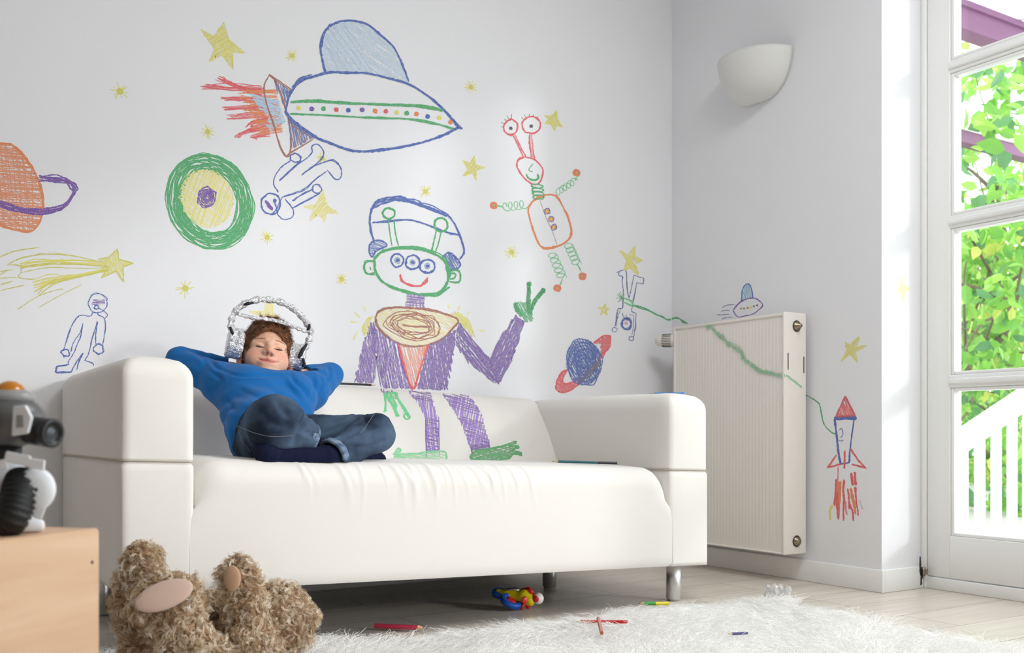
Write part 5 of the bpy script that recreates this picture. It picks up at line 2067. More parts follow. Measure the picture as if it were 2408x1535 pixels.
# ---- astronauts
d = Draw('astronaut_drawing', 'blue outlined astronaut with a purple visor standing above the left end of the sofa', C=C5)
d.part('helmet')
d.ring((980, 650), 96, 96, 0, BLUE, 1.7, 2, 1.2)
d.fill([(925, 618), (1052, 612), (1055, 662), (920, 668)], PUR, 5, 2.2, 2.2, 0.8)
d.ring((967, 695), 22, 18, 0, BLUE, 1.8, 2, 1.0)
d.line([(990, 700), (1050, 735), (1075, 770), (1055, 810)], BLUE, 1.6, 2, 0.7)
d.part('suit')
d.line([(930, 740), (905, 780), (800, 775), (735, 850), (690, 950), (650, 1080), (630, 1130)], BLUE, 1.8, 2, 0.6)
d.line([(985, 740), (985, 770), (1040, 800), (1058, 880), (1048, 980), (1030, 1070)], BLUE, 1.8, 2, 0.6)
d.line([(832, 850), (800, 950), (735, 1050), (710, 1140)], BLUE, 1.8, 2, 0.6)
d.line([(832, 855), (810, 980), (765, 1080), (740, 1150), (690, 1230), (680, 1270)], BLUE, 1.8, 2, 0.6)
d.line([(978, 830), (960, 950), (960, 1060)], BLUE, 2.0, 2, 0.6)
d.line([(970, 860), (925, 1000), (890, 1150), (850, 1225)], BLUE, 2.0, 2, 0.6)
d.line([(850, 1225), (920, 1248), (940, 1270)], BLUE, 1.8, 2, 0.6)
d.line([(828, 1150), (780, 1220), (735, 1300), (712, 1342)], BLUE, 2.6, 2, 0.8)
d.line([(825, 1170), (790, 1240), (770, 1320)], BLUE, 2.2, 2, 0.8)
d.line([(680, 1272), (575, 1285), (560, 1340), (620, 1338), (712, 1342)], BLUE, 2.6, 3, 1.2, smooth=False)
d.part('glove')
d.ring((657, 1150), 42, 34, 0.2, BLUE, 2.4, 2, 1.2)
d.flush('glove')
d.ring((990, 1110), 52, 50, 0.3, BLUE, 2.0, 2, 1.2)
d.done()

d = Draw('astronaut_drawing', 'blue outlined astronaut falling head down under the big spaceship', C=C2)
d.part('helmet')
d.ring((560, 1305), 66, 70, 0, BLUE, 3.0, 3, 1.0)
d.line([(525, 1285), (570, 1345)], PUR, 6.5, 3, 1.2)
d.dot((585, 1285), 12, BLUE)
d.line([(585, 1290), (595, 1340), (560, 1380)], BLUE, 2.4, 2, 0.8)
d.part('suit')
d.line([(610, 1225), (580, 1180), (585, 1120), (630, 1060), (690, 1020)], BLUE, 2.4, 2, 0.8)
d.line([(620, 1150), (680, 1090), (760, 1020)], BLUE, 2.6, 3, 1.0)
d.line([(620, 1150), (720, 1060), (800, 1000), (840, 960), (830, 920), (870, 905), (915, 950), (905, 1000), (840, 1060), (770, 1110)], BLUE, 2.6, 2, 0.9)
d.line([(765, 1115), (830, 1060), (900, 1035), (970, 1015), (1030, 1070), (1025, 1130), (990, 1140), (935, 1080)], BLUE, 2.6, 2, 0.9)
d.line([(930, 1090), (860, 1145), (780, 1210), (640, 1260)], BLUE, 2.8, 3, 1.1)
d.line([(635, 1260), (600, 1350), (640, 1405), (700, 1395), (710, 1340), (660, 1270)], BLUE, 2.4, 2, 0.9)
d.line([(705, 1285), (770, 1240), (840, 1210)], BLUE, 2.6, 3, 1.0)
d.line([(705, 1335), (800, 1285), (890, 1235)], BLUE, 2.6, 2, 0.9)
d.part('glove')
d.ring((725, 1000), 36, 28, 0.1, BLUE, 2.8, 2, 0.9)
d.flush('glove')
d.ring((868, 1205), 32, 27, 0.3, BLUE, 2.6, 2, 0.9)
d.done()

d = Draw('astronaut_drawing', 'small upside-down astronaut tied to a green rope near the room corner', C=C6)
d.part('suit')
d.line([(650, 312), (690, 292), (740, 298), (745, 400), (750, 480), (765, 540)], NAVY, 1.8, 2, 0.5)
d.line([(680, 300), (672, 335), (705, 350), (702, 390), (712, 470), (710, 560), (705, 635), (668, 640), (650, 720), (635, 800)], NAVY, 1.6, 2, 0.5)
d.line([(765, 540), (785, 450), (805, 335), (900, 360), (892, 415), (830, 395), (820, 480), (800, 580), (785, 660), (828, 680), (822, 800), (806, 890)], NAVY, 1.7, 2, 0.5, smooth=False)
d.line([(683, 645), (660, 740), (645, 800)], NAVY, 1.6, 1, 0.5)
d.line([(760, 690), (805, 705), (800, 800), (785, 880)], NAVY, 1.6, 1, 0.5)
d.part('helmet')
for k in range(4):
    d.ring((742, 772), 47 - 4 * k, 58 - 5 * k, 0, BLUE, 1.9, 1, 0.7)
d.fill(ellp((740, 765), 20, 18, 0), PINK, 10, 2.0, 1.9, 0.5)
d.dot((746, 735), 7, NAVY, 1.8)
d.line([(705, 675), (715, 710), (735, 730)], NAVY, 1.6, 2, 0.5)
d.line([(738, 690), (738, 720)], NAVY, 1.5, 1, 0.4)
d.part('glove')
d.ring((635, 825), 22, 20, 0, NAVY, 1.7, 1, 0.6)
d.flush('glove')
d.ring((787, 905), 22, 20, 0, NAVY, 1.7, 1, 0.6)
d.done()

# ---- rope from the astronaut across the corner, over the radiator, to the rocket
d = Draw('rope_drawing', 'long green crayon rope from the upside-down astronaut across the radiator to the rocket', C=C6)
d.part('knot')
for a in range(7):
    t = a * 0.9
    d.line([(700, 540), (685 + 22 * math.cos(t), 530 + 26 * math.sin(t)), (690 + 44 * math.cos(t + 0.3), 535 + 50 * math.sin(t + 0.3))], GREEN, 1.9, 1, 0.8)
d.line([(705, 535), (770, 560), (795, 585), (790, 610), (720, 580)], LGREEN, 2.4, 3, 1.0)
d.part('rope')
d.line([(800, 605), (870, 625), (940, 650), (1010, 690), (1060, 705), (1110, 735), (1142, 730)], GREEN, 3.0, 3, 1.0)
d.flush('rope')
d.proj = pj_right
d.line([(1148, 729), (1190, 720), (1225, 725), (1255, 755), (1290, 770)], GREEN, 3.0, 3, 1.0)
d.flush('rope')
d.proj, d.C, d.paper = pj_rad, C10, (224, 218, 210)
rp_ = np.array([(110, 338), (170, 375), (230, 420), (300, 480), (370, 550), (450, 600), (520, 660), (560, 740), (640, 800), (720, 860), (790, 895), (870, 900), (950, 920), (1045, 935)], float)
RGREEN = (140, 200, 156)
for k in range(4):
    d.line(rp_ + d.rng.normal(0, 9, rp_.shape), RGREEN, 1.2, 1, 1.5)
for q in spline(rp_, 5):
    if d.rng.rand() < 0.6:
        d.ring(q + d.rng.normal(0, 6, 2), 17, 13, d.rng.rand(), RGREEN, 1.1, 1, 1.0)
d.flush('rope')
d.proj = pj_radside
d.line([(1075, 935), (1120, 965), (1180, 1010), (1255, 1070)], RGREEN, 2.4, 4, 1.4)
d.flush('rope')
d.proj, d.C, d.paper = pj_right, C8, WALLC
d.line([(92, 135), (150, 165), (190, 200), (203, 260), (220, 330), (260, 380), (300, 402)], GREEN, 2.2, 3, 0.5)
d.done()

# ---- rocket and the small flying saucer on the right-hand wall
d = Draw('rocket_drawing', 'red and blue crayon rocket with orange flames right of the radiator', pj_right, C8)
d.part('nose')
nose = [(362, 145), (430, 280), (298, 282)]
d.fill(nose, RED, 70, 2.8, 3.4, 0.8)
d.line(nose, (200, 50, 60), 3.2, 2, 0.6, True, False)
d.line([(340, 225), (335, 255), (360, 275), (385, 255), (378, 230), (365, 262)], (240, 150, 130), 2.4, 1, 0.6)
d.part('hull')
d.line([(288, 290), (430, 298), (434, 290), (290, 300)], BLUE, 5.0, 3, 0.8, smooth=False)
d.line([(292, 295), (305, 400), (318, 520), (330, 600)], BLUE, 4.0, 3, 0.6)
d.line([(422, 300), (405, 420), (392, 530), (388, 590), (335, 600)], BLUE, 3.4, 3, 0.6, smooth=False)
d.line([(322, 370), (340, 365), (345, 400), (330, 425)], NAVY, 1.6, 1, 0.4)
d.line([(318, 442), (348, 440), (332, 452)], NAVY, 1.5, 1, 0.4)
d.part('fin')
d.line([(305, 540), (245, 625), (335, 600)], RED, 3.6, 3, 0.8, smooth=False)
d.flush('fin')
d.line([(400, 500), (455, 580), (500, 628), (402, 600)], RED, 3.6, 3, 0.8, smooth=False)
d.flush('fin')
d.line([(360, 508), (358, 600), (358, 630)], RED, 4.0, 3, 0.6)
d.part('flame')
for (x0, y0, x1, y1, c, w) in ((318, 620, 305, 800, PINK, 2), (305, 700, 290, 880, RED, 5), (322, 720, 305, 900, ORG, 7), (330, 710, 318, 970, ORG, 5), (310, 780, 315, 970, RED, 5), (355, 700, 358, 860, RED, 4), (357, 800, 352, 980, RED, 4), (365, 850, 372, 940, PINK, 3), (378, 760, 395, 900, RED, 4), (390, 860, 415, 980, RED, 4), (400, 660, 415, 740, RED, 6), (425, 655, 430, 740, RED, 6), (400, 760, 428, 900, ORG, 6), (430, 750, 445, 900, RED, 4), (425, 880, 430, 930, ORG, 4), (445, 900, 447, 945, RED, 3), (275, 870, 262, 975, YEL, 4), (462, 840, 478, 900, (200, 196, 190), 3)):
    d.line([(x0, y0), ((x0 + x1) / 2 + d.rng.normal(0, 3), (y0 + y1) / 2), (x1, y1)], c, w, 2, 0.8)
d.done()

d = Draw('saucer_drawing', 'small purple flying saucer with a blue dome above the radiator', pj_right, C7)
d.part('dome')
dm_ = [(320, 565), (325, 490), (345, 430), (372, 412), (400, 425), (418, 480), (425, 545)]
d.fill(dm_, (120, 176, 204), 80, 2.2, 2.2, 0.6)
d.line(dm_, BLUE, 2.2, 2, 0.6)
d.part('hull')
d.line([(245, 648), (285, 600), (340, 560), (410, 540), (465, 555), (510, 605), (470, 650), (425, 685), (350, 700), (285, 705), (245, 650)], PUR, 2.4, 2, 0.9)
d.part('speed_lines')
for p in ([(148, 625), (190, 605), (255, 600)], [(133, 657), (175, 648), (215, 648)], [(95, 693), (150, 688), (205, 685)], [(140, 730), (180, 713), (240, 713)]):
    d.line(p, NAVY, 1.6, 1, 0.5)
d.part_name = None
d.flush('speed_lines')
for (x, y, c) in ((315, 635, ORG), (343, 634, GREEN), (375, 629, RED), (405, 625, YEL), (432, 614, GREEN), (462, 606, (140, 50, 90))):
    d.dot((x, y), 8, c, 1.8)
    d.flush('light')

# ---- spring robot
d = Draw('robot_drawing', 'crayon robot with pink stalk eyes, spring limbs and an orange body near the corner', C=C3)
d.part('eye')
d.ring((372, 242), 50, 56, 0.1, RED, 3.0, 2, 0.8)
d.dot((371, 250), 11, BLK)
for (a, b) in (((300, 240), (322, 240)), ((302, 206), (328, 218)), ((326, 182), (345, 200)), ((344, 158), (356, 188)), ((380, 148), (376, 180))):
    d.line([a, b], BLK, 1.5, 1, 0.3)
d.flush('eye')
d.ring((520, 228), 68, 60, 0.0, RED, 3.2, 2, 0.8)
d.dot((518, 236), 11, BLK)
for (a, b) in (((448, 168), (462, 186)), ((468, 150), (480, 172)), ((503, 144), (506, 166)), ((536, 150), (532, 168)), ((570, 164), (560, 182))):
    d.line([a, b], BLK, 1.5, 1, 0.3)
d.part('stalk')
d.line([(388, 298), (430, 390), (462, 458)], RED, 2.4, 2, 0.6)
d.line([(405, 295), (445, 380), (480, 455)], RED, 2.2, 1, 0.6)
d.fill([(390, 300), (405, 296), (480, 456), (462, 458)], PINK, 62, 3.0, 2.2, 0.6)
d.flush('stalk')
d.line([(505, 290), (508, 370), (522, 465)], RED, 2.4, 2, 0.6)
d.line([(526, 288), (530, 370), (546, 478)], RED, 2.2, 1, 0.6)
d.fill([(506, 290), (526, 288), (546, 476), (524, 466)], PINK, 85, 3.0, 2.2, 0.6)
d.part('head')
d.line([(470, 458), (430, 475), (416, 520), (440, 570), (480, 620), (540, 655), (580, 640), (605, 580), (600, 530), (560, 490), (520, 468), (470, 458)], RED, 3.2, 2, 0.8)
d.line([(533, 508), (500, 550), (530, 566)], GREEN, 2.0, 2, 0.6)
d.line([(484, 580), (505, 612), (545, 625), (570, 605), (568, 580)], GREEN, 3.0, 3, 0.8)
d.part('neck_spring')
for y in (668, 695, 722, 745):
    d.ring((566 + (y - 700) * 0.12, y), 42, 14, 0.05, GREEN, 2.2, 2, 0.8)
d.part('body')
bd_ = [(520, 780), (575, 750), (640, 730), (700, 742), (740, 800), (780, 890), (812, 980), (800, 1040), (760, 1075), (690, 1105), (620, 1118), (580, 1090), (545, 1020), (515, 930), (498, 840)]
d.line(bd_, ORG, 3.2, 3, 1.2, True)
d.line([(582, 765), (630, 900), (675, 1000), (705, 1090)], (210, 140, 130), 1.5, 1, 0.5)
d.flush('body')
for (x, y) in ((633, 850), (663, 906), (684, 964)):
    d.ring((x, y), 21, 20, 0, NAVY, 1.7, 1, 0.7)
    d.dot((x, y), 15, ORG, 2.0)
    d.dot((x, y), 6, YEL, 1.5)
    d.flush('button')


def coil(p0, p1, n, r, squash=0.8, tail=None):
    t = np.linspace(0, 1, n * 12)
    c = np.array(p0) + (np.array(p1) - np.array(p0)) * t[:, None]
    a = t * n * 2 * PI
    q = c + np.stack([r * np.cos(a), r * squash * np.sin(a)], 1)
    if tail is not None:
        q = np.concatenate([q, [tail]])
    d._rib(d.T(q) + 0.3 * d.rng.normal(size=q.shape), 2.0, LGREEN)


for p0, p1, n, r, sq, hand in (((480, 800), (318, 820), 4, 24, 1.3, (246, 808)), ((705, 715), (835, 630), 5, 20, 1.2, (846, 572)), ((668, 1150), (745, 1330), 5, 34, 0.75, (706, 1405)), ((785, 1085), (850, 1230), 5, 32, 0.85, (888, 1320))):
    coil(p0, p1, n, r, sq)
    d.line([p1, ((p1[0] + hand[0]) / 2 + 8, (p1[1] + hand[1]) / 2), hand], LGREEN, 2.0, 2, 0.6)
    d.flush('spring_limb')
    d.dot(hand, 28, ORG, 3.0)
    d.dot(hand, 25, (222, 112, 40), 2.4)
    d.flush('ball')
d.part_name = None
d.cur = {}

# ---- the alien sitting on the sofa back
d = Draw('alien_drawing', 'green three-eyed crayon alien in a purple suit waving, seated on the sofa back', C=C4)
d.part('drawn_headphones')
for k in range(9):
    o = k * 5
    d.line([(218, 150 - o * 0.4), (260, 125 - o), (330, 100 - o * 0.7), (420, 92 - o * 0.4), (520, 108 - o * 0.2 + 6), (620, 140 + o * 0.3), (740, 190 + o * 0.2)], BLUE, 3.4, 1, 2.2)
d.line([(225, 130), (208, 210), (215, 300), (235, 380)], BLUE, 4.2, 3, 1.0)
d.line([(740, 180), (800, 260), (840, 370), (862, 450), (830, 500)], BLUE, 4.0, 3, 1.0)
d.line([(225, 245), (330, 235), (460, 225), (560, 245), (660, 285), (750, 315), (830, 330)], BLUE, 3.4, 3, 0.9)
ec = [(200, 400), (230, 372), (290, 370), (325, 410), (250, 440), (225, 485), (200, 450)]
d.fill(ec, (70, 108, 180), 20, 3.2, 3.0, 1.0); d.line(ec, BLUE, 3.0, 2, 1.0, True)
ec = [(705, 485), (760, 455), (830, 520), (815, 565), (755, 570), (730, 520)]
d.fill(ec, BLUE, 60, 2.8, 3.4, 1.0); d.line(ec, BLUE, 3.2, 2, 1.0, True)
d.part('antenna')
d.ring((338, 182), 42, 38, 0, GREEN, 4.2, 3, 0.9)
d.line([(330, 225), (345, 320), (362, 410)], GREEN, 2.8, 2, 0.8)
d.line([(368, 222), (382, 310), (402, 408)], GREEN, 2.8, 2, 0.8)
d.flush('antenna')
d.ring((700, 262), 46, 48, 0, GREEN, 4.2, 3, 0.9)
d.line([(668, 305), (650, 380), (632, 450)], GREEN, 2.8, 2, 0.8)
d.line([(702, 310), (680, 390), (662, 458)], GREEN, 2.8, 2, 0.8)
d.part('head')
hp_ = [(235, 500), (290, 450), (390, 425), (520, 425), (640, 455), (720, 510), (752, 590), (740, 670), (690, 730), (600, 745), (480, 735), (370, 700), (290, 650), (245, 580)]
d.line(hp_, GREEN, 4.2, 4, 1.6, True)
d.line(hp_[1:7], GREEN, 3.4, 4, 2.4)
d.line([(590, 745), (680, 750), (760, 690)], GREEN, 2.4, 3, 2.0)
d.flush('head')
for (x, y, rx, ry) in ((397, 508, 44, 44), (503, 522, 50, 48), (605, 548, 52, 46)):
    d.ring((x, y), rx, ry, 0, BLUE, 3.4, 3, 0.9)
    d.ring((x, y), 18, 19, 0, (120, 150, 200), 1.6, 1, 0.5)
    d.dot((x, y), 11, BLUE, 2.4)
    d.flush('eye')
d.line([(415, 608), (435, 650), (490, 682), (550, 685), (590, 660), (606, 632)], RED, 3.4, 4, 1.1)
d.flush('mouth')
d.line([(228, 515), (180, 520), (168, 560), (190, 600), (240, 600)], GREEN, 3.2, 3, 1.0)
d.line([(205, 548), (212, 575)], GREEN, 2.0, 2, 0.6)
d.flush('ear')
d.line([(752, 585), (810, 575), (832, 610), (820, 660), (750, 655)], GREEN, 3.2, 3, 1.0)
d.line([(755, 600), (800, 600), (795, 630), (765, 640)], GREEN, 2.4, 3, 1.2)
d.flush('ear')
d.part('neck')
d.fill([(462, 745), (588, 752), (582, 850), (452, 830)], PUR, 5, 3.4, 2.6, 1.0)
d.fill([(462, 745), (588, 752), (582, 850), (452, 830)], (130, 96, 172), 88, 4.6, 2.4, 1.0)
d.part('epaulette')
for ep, rays in (([(235, 880), (180, 920), (152, 980), (165, 1030), (190, 1010), (215, 930)], [((170, 830), (182, 862)), ((105, 868), (140, 905)), ((72, 932), (118, 938)), ((125, 1000), (90, 1058))]), ([(750, 880), (800, 865), (880, 900), (930, 1000), (935, 1050), (890, 1000), (820, 930)], [((750, 815), (758, 845)), ((835, 825), (815, 855)), ((900, 865), (880, 885)), ((965, 990), (998, 996))])):
    d.fill(ep, YEL, 60, 3.0, 3.4, 1.0)
    for r_ in rays:
        d.line(r_, LYEL, 2.6, 2, 0.8)
    d.flush('epaulette')
d.part('collar')
cl = [(240, 905), (280, 855), (380, 835), (500, 835), (620, 855), (740, 880), (815, 920), (790, 975), (700, 1060), (560, 1105), (440, 1095), (330, 1040), (260, 970)]
d.fill(cl, CREAM, 30, 3.4, 3.4, 1.4, smooth=True)
d.line(cl, BRN, 3.2, 3, 1.8, True)
for k in range(4):
    d.ring((505, 960), 185 - 22 * k, 92 - 14 * k, 0.14, BRN, 2.2, 2, 2.6)
d.line([(440, 958), (520, 968), (630, 970)], BRN, 2.6, 4, 1.6)
d.part('torso')
tl = [(235, 960), (290, 1010), (400, 1090), (430, 1220), (490, 1400), (290, 1395), (260, 1240)]
d.fill(tl, PUR, 78, 3.6, 3.4, 1.4)
d.fill(tl, (150, 124, 186), 100, 5.0, 2.4, 1.4, 0.2)
d.line([(400, 1085), (430, 1230), (495, 1400)], PUR, 4.0, 3, 1.2)
tr = [(610, 1100), (700, 1060), (805, 985), (790, 1130), (745, 1410), (540, 1400), (570, 1260)]
d.fill(tr, PUR, 80, 3.2, 3.8, 1.4)
d.fill(tr, (96, 58, 146), 105, 6.0, 3.0, 1.4, 0.15)
d.part('shirt_front')
sf_ = [(405, 1090), (505, 1115), (612, 1098), (560, 1260), (505, 1400), (440, 1230)]
d.fill(sf_, (236, 150, 120), 75, 3.6, 2.8, 1.2)
d.fill(sf_, ORG, 95, 6.0, 2.6, 1.0, 0.3)
d.line([(405, 1090), (440, 1230), (505, 1400), (560, 1260), (612, 1098)], RED, 3.6, 3, 1.2)
d.part('arm')
al = [(225, 920), (262, 1000), (240, 1360), (105, 1352), (165, 1080)]
d.fill(al, PUR, 82, 3.6, 3.4, 1.4)
d.fill(al, (146, 118, 188), 70, 5.0, 2.4, 1.4, 0.2)
d.flush('arm')
ar = [(820, 930), (1045, 1190), (1100, 1250), (1110, 1370), (1060, 1350), (900, 1220), (800, 1090)]
d.fill(ar, PUR, 50, 3.2, 3.6, 1.3)
d.fill(ar, (94, 58, 144), 75, 6.5, 2.8, 1.3, 0.2)
af = [(1035, 1190), (1130, 1020), (1220, 890), (1285, 935), (1240, 1060), (1180, 1230), (1100, 1375), (1060, 1260)]
d.fill(af, PUR, 118, 3.0, 3.8, 1.2)
d.fill(af, (92, 56, 146), 105, 6.0, 3.0, 1.2, 0.15)
d.part('hand')
for q in ([(1215, 830), (1250, 790), (1310, 800), (1320, 870), (1240, 880)], [(1230, 870), (1330, 860), (1345, 930), (1290, 935)]):
    d.fill(q, GREEN, 60, 3.0, 3.4, 1.0)
for q in ([(1312, 665), (1308, 760), (1305, 870)], [(1408, 715), (1365, 780), (1310, 870)], [(1212, 800), (1230, 850), (1260, 890)]):
    d.line(q, GREEN, 9.0, 3, 1.4)
    d.line(q, (30, 134, 76), 4.0, 2, 1.6)
d.ring((1312, 672), 10, 12, 0, GREEN, 4, 2, 0.6)
d.ring((1408, 718), 10, 12, 0, GREEN, 4, 2, 0.6)
# the rest is drawn on the cream sofa back
d.flush('hand')
d.proj, d.C, d.paper = pj_sofa, C9, SOFAC
LAYER[0] = 0
d.part('sleeve_end')
d.fill([(150, 262), (330, 268), (320, 325), (215, 335)], PUR, 100, 3.0, 2.8, 1.0)
d.part('hand')
for q in ([(215, 325), (235, 420), (235, 540)], [(235, 325), (300, 440), (375, 600)], [(345, 315), (400, 440), (500, 590)], [(250, 330), (330, 325), (360, 320)], [(300, 335), (360, 470), (345, 530)]):
    d.line(q, (78, 206, 132), 3.6, 4, 1.8)
d.fill([(215, 315), (375, 308), (385, 400), (330, 395), (280, 420), (240, 420)], (76, 196, 122), 80, 3.0, 2.6, 1.0)
d.ring((485, 600), 34, 28, 0.6, (78, 206, 132), 2.8, 3, 0.8)
d.part('leg')
lg = [(500, 275), (760, 300), (800, 460), (855, 600), (862, 1010), (725, 1025), (715, 640), (640, 480)]
d.fill(lg, (140, 92, 206), 84, 3.2, 2.9, 1.2)
d.fill(lg, PUR, 12, 5.0, 2.2, 1.2, 0.25)
d.line([(705, 600), (715, 1090)], PUR, 2.0, 2, 0.6)
d.line([(860, 600), (868, 1065)], PUR, 2.0, 2, 0.6)
d.flush('leg')
lg = [(880, 290), (1180, 320), (1290, 430), (1370, 580), (1470, 940), (1245, 1000), (1140, 700), (1010, 480)]
d.fill(lg, (140, 92, 206), 100, 3.2, 2.9, 1.2)
d.fill(lg, PUR, 15, 5.0, 2.2, 1.2, 0.25)
d.fill([(1230, 940), (1465, 930), (1440, 985), (1245, 1000)], PUR, 170, 2.6, 3.0, 0.8)
d.line([(1240, 960), (1270, 1060)], PUR, 2.0, 2, 0.6)
d.line([(1440, 900), (1500, 1130)], PUR, 2.0, 2, 0.6)
d.part('foot')
ft = [(310, 1110), (380, 1050), (560, 1030), (720, 1030), (900, 1000), (955, 1040), (920, 1120), (700, 1140), (400, 1145)]
d.fill(ft, (140, 214, 160), 12, 3.6, 2.6, 1.2)
d.line(ft, (112, 204, 144), 2.6, 2, 1.4, True)
d.line([(330, 1050), (380, 980), (410, 1000), (360, 1060), (480, 1080)], (112, 204, 144), 3.0, 3, 1.2)
d.flush('foot')
ft = [(1230, 1060), (1290, 1000), (1440, 985), (1500, 970), (1640, 935), (1760, 890), (1770, 905), (1690, 950), (1800, 945), (1810, 970), (1720, 990), (1830, 1020), (1840, 1050), (1740, 1040), (1690, 1085), (1500, 1120), (1350, 1150), (1260, 1125)]
d.fill(ft, GREEN, 165, 2.8, 3.2, 1.2)
d.fill(ft, (30, 140, 70), 20, 6.0, 2.4, 1.2, 0.3)
d.line(ft, GREEN, 2.4, 2, 1.0, True, False)
d.done()

# ------------------------------------------------------------------ outside: balcony, roof beams, stair railing, trees
M_mauve = mat('mauve_painted_wood', (138, 90, 128), 0.5)
M_rail = mat('white_painted_wood', (240, 240, 238), 0.5)
M_ground = mat('pale_concrete', (190, 190, 184), 0.9, bump=(30, 0.2, 0.01))
struct(MB().box((XD + 0.2, -6, -0.14), (12, 12, -0.02)).build('balcony_floor', M_ground))
bm1 = MB()
bm1.box((3.35, 2.96, 2.52), (7.2, 3.06, 2.655), 0.004, 2)
bm1.box((3.35, 2.945, 2.625), (7.2, 3.07, 2.655), 0.003, 2)
tag(bm1.build('roof_beam', M_mauve, loc=(5, 3, 2.52)), 'upper thick mauve roof beam outside the glazed door', 'beam')
bm2 = MB()
bm2.box((3.9, 3.58, 2.265), (8.2, 3.66, 2.335), 0.003, 2)
bm2o = bm2.build('roof_beam', M_mauve, loc=(6, 3.6, 2.27))
tag(bm2o, 'lower thin mauve beam with a white board on top, outside the door', 'beam')
MB().box((3.9, 3.57, 2.336), (8.2, 3.67, 2.40), 0.003, 2).build('board', M_rail, bm2o)
M_poly = mat('white_roof_sheet', (244, 246, 246), 0.6, trans=0.6)
rf = empty('porch_roof', (4.9, 2.75, 2.66), 'white translucent porch roof sheets resting on the mauve beam outside', 'roof')
for k in range(5):
    MB().box((3.40 + 0.76 * k, 2.30, 2.662), (3.40 + 0.76 * (k + 1) - 0.006, 3.10, 2.672)).build('sheet', M_poly, rf)
for k in range(1, 5):
    MB().box((3.40 + 0.76 * k - 0.016, 2.30, 2.656), (3.40 + 0.76 * k + 0.010, 3.10, 2.6618)).build('batten', M_rail, rf)

rl = empty('stair_railing', (5.2, 3.2, -0.02), 'white wooden stair railing with a sloping handrail outside the glazed door', 'railing')
sl = 0.41
ze = lambda x: 0.587 + sl * (x - 4.85)
hr = MB()
y0, y1 = 3.17, 3.23
bmx = bmesh.new()
ring = []
for x in (4.30, 6.3):
    ring.append([bmx.verts.new((x, yy, z)) for yy, z in ((y0, ze(x) - 0.125), (y1, ze(x) - 0.125), (y1, ze(x)), (y0, ze(x)))])
for k in range(4):
    bmx.faces.new((ring[0][k], ring[0][(k + 1) % 4], ring[1][(k + 1) % 4], ring[1][k]))
bmx.faces.new(ring[0][::-1])
bmx.faces.new(ring[1])
bmesh.ops.bevel(bmx, geom=list(bmx.edges), offset=0.006, segments=2, profile=0.5, affect='EDGES')
hr._add(bmx, None, 0, False)
hr.build('handrail', M_rail, rl)
MB().box((4.30, y0, -0.02), (6.3, y1, 0.03), 0.004, 2).build('bottom_rail', M_rail, rl)
x = 4.92 - 0.149 * 4
while x < 6.25:
    MB().box((x, 3.192, 0.028), (x + 0.080, 3.206, ze(x) - 0.09)).build('baluster', M_rail, rl)
    x += 0.149

M_bark = mat('grey_bark', (120, 104, 88), 0.9, bump=(60, 0.4, 0.01))


def leaf_mat(name, col, tcol):
    m = bpy.data.materials.new(name)
    m.use_nodes = True
    nt = m.node_tree
    b = nt.nodes['Principled BSDF']
    b.inputs['Base Color'].default_value = (*lin(col), 1)
    b.inputs['Roughness'].default_value = 0.4
    t = nt.nodes.new('ShaderNodeBsdfTranslucent')
    t.inputs[0].default_value = (*lin(tcol), 1)
    mx = nt.nodes.new('ShaderNodeMixShader')
    mx.inputs[0].default_value = 0.5
    nt.links.new(b.outputs[0], mx.inputs[1])
    nt.links.new(t.outputs[0], mx.inputs[2])
    nt.links.new(mx.outputs[0], nt.nodes['Material Output'].inputs[0])
    return m


LM = [leaf_mat('leaf_green', (100, 164, 74), (150, 202, 84)), leaf_mat('leaf_light', (142, 196, 92), (182, 220, 104)), leaf_mat('leaf_blue_green', (84, 136, 100), (120, 170, 104)), leaf_mat('leaf_yellow', (200, 206, 108), (226, 224, 120))]


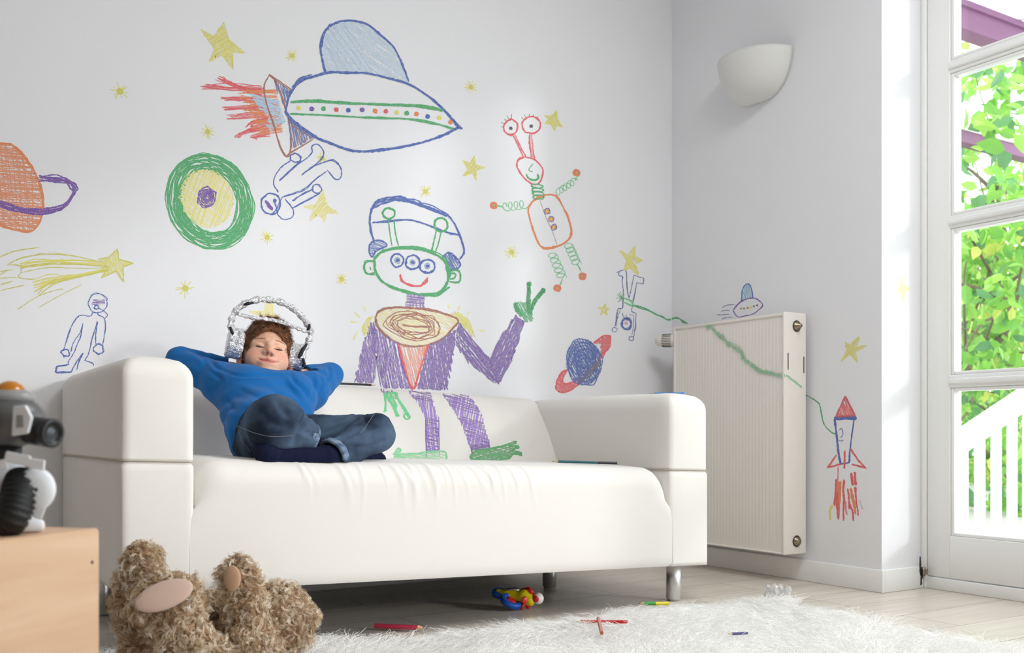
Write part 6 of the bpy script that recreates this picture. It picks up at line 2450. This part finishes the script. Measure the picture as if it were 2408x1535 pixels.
def leaves(n, cen, spread, size, rng, clusters):
    """broad pointed leaves gathered in clusters along the twigs"""
    cc = cen + rng.uniform(-1, 1, (clusters, 3)) * spread
    k = rng.randint(0, clusters, n)
    P = cc[k] + rng.normal(0, 0.11, (n, 3))
    d = rng.normal(size=(n, 3)); d[:, 2] -= 0.6
    d /= np.linalg.norm(d, axis=1)[:, None]
    s = np.cross(d, rng.normal(size=(n, 3)))
    s /= np.linalg.norm(s, axis=1)[:, None]
    nn = np.cross(d, s)
    L = (size * rng.uniform(0.6, 1.2, n))[:, None]
    out = [P, P + d * L * 0.3 + s * L * 0.24 + nn * L * 0.06, P + d * L * 0.65 + s * L * 0.22 + nn * L * 0.05, P + d * L + nn * L * -0.08,
           P + d * L * 0.65 - s * L * 0.22 + nn * L * 0.05, P + d * L * 0.3 - s * L * 0.24 + nn * L * 0.06, P + d * L * 0.5]
    Vv = np.stack(out, 1).reshape(-1, 3)
    b = (np.arange(n) * 7)[:, None]
    F = np.concatenate([b + np.array([[0, 1, 2, 6]]), b + np.array([[6, 2, 3, 3]]), b + np.array([[0, 6, 4, 5]]), b + np.array([[6, 3, 4, 4]])])
    tri = np.concatenate([b + np.array([[0, 1, 6]]), b + np.array([[1, 2, 6]]), b + np.array([[2, 3, 6]]), b + np.array([[3, 4, 6]]), b + np.array([[4, 5, 6]]), b + np.array([[5, 0, 6]])])
    mi = rng.choice(4, n, p=[0.40, 0.38, 0.16, 0.06])
    return Vv, tri, np.tile(mi, 6), cc


def tree(label, base, cen, spread, n, size, cl, seed, trunk_r):
    rg = np.random.RandomState(seed)
    t = empty('leafy_tree', (base[0], base[1], -0.02), label, 'tree')
    V_, T_, mi, cc = leaves(n, np.array(cen), np.array(spread), size, rg, cl)
    o = link('foliage', npmesh('foliage', V_, T_, LM, False, mi), t)
    o['kind'] = 'stuff'
    b0 = np.array([base[0], base[1], -0.02])
    top = np.array(cen) + np.array([0, 0, spread[2] * 0.5])
    pts = spline(np.array([b0, b0 * 0.6 + top * 0.4 + rg.normal(0, 0.1, 3), b0 * 0.25 + top * 0.75 + rg.normal(0, 0.15, 3), top]), 6)
    MB().tube(pts, np.linspace(trunk_r, trunk_r * 0.25, len(pts)), 10).build('trunk', M_bark, t)
    br = MB()
    for c in cc[::2]:
        i = rg.randint(len(pts) // 4, len(pts))
        a = pts[i]
        m_ = (a + c) / 2 + np.array([0, 0, 0.12]) + rg.normal(0, 0.08, 3)
        br.tube(spline(np.array([a, m_, c]), 5), np.linspace(trunk_r * 0.3, 0.004, 11), 6)
    br.build('branches', M_bark, t)
    return t


tree('nearest leafy tree outside the door, its big leaves hanging below the mauve beam', (5.15, 3.95), (5.0, 3.8, 2.2), (0.62, 0.42, 0.6), 520, 0.15, 20, 5, 0.04)
tree('middle leafy tree outside the door, filling the view behind the white railing', (6.9, 4.6), (6.95, 4.4, 1.15), (0.85, 0.7, 1.2), 2300, 0.14, 46, 8, 0.045)
tree('farthest leafy tree outside the door, showing between the other two', (9.4, 5.9), (9.45, 5.9, 2.1), (1.2, 1.0, 2.0), 2600, 0.19, 60, 12, 0.08)
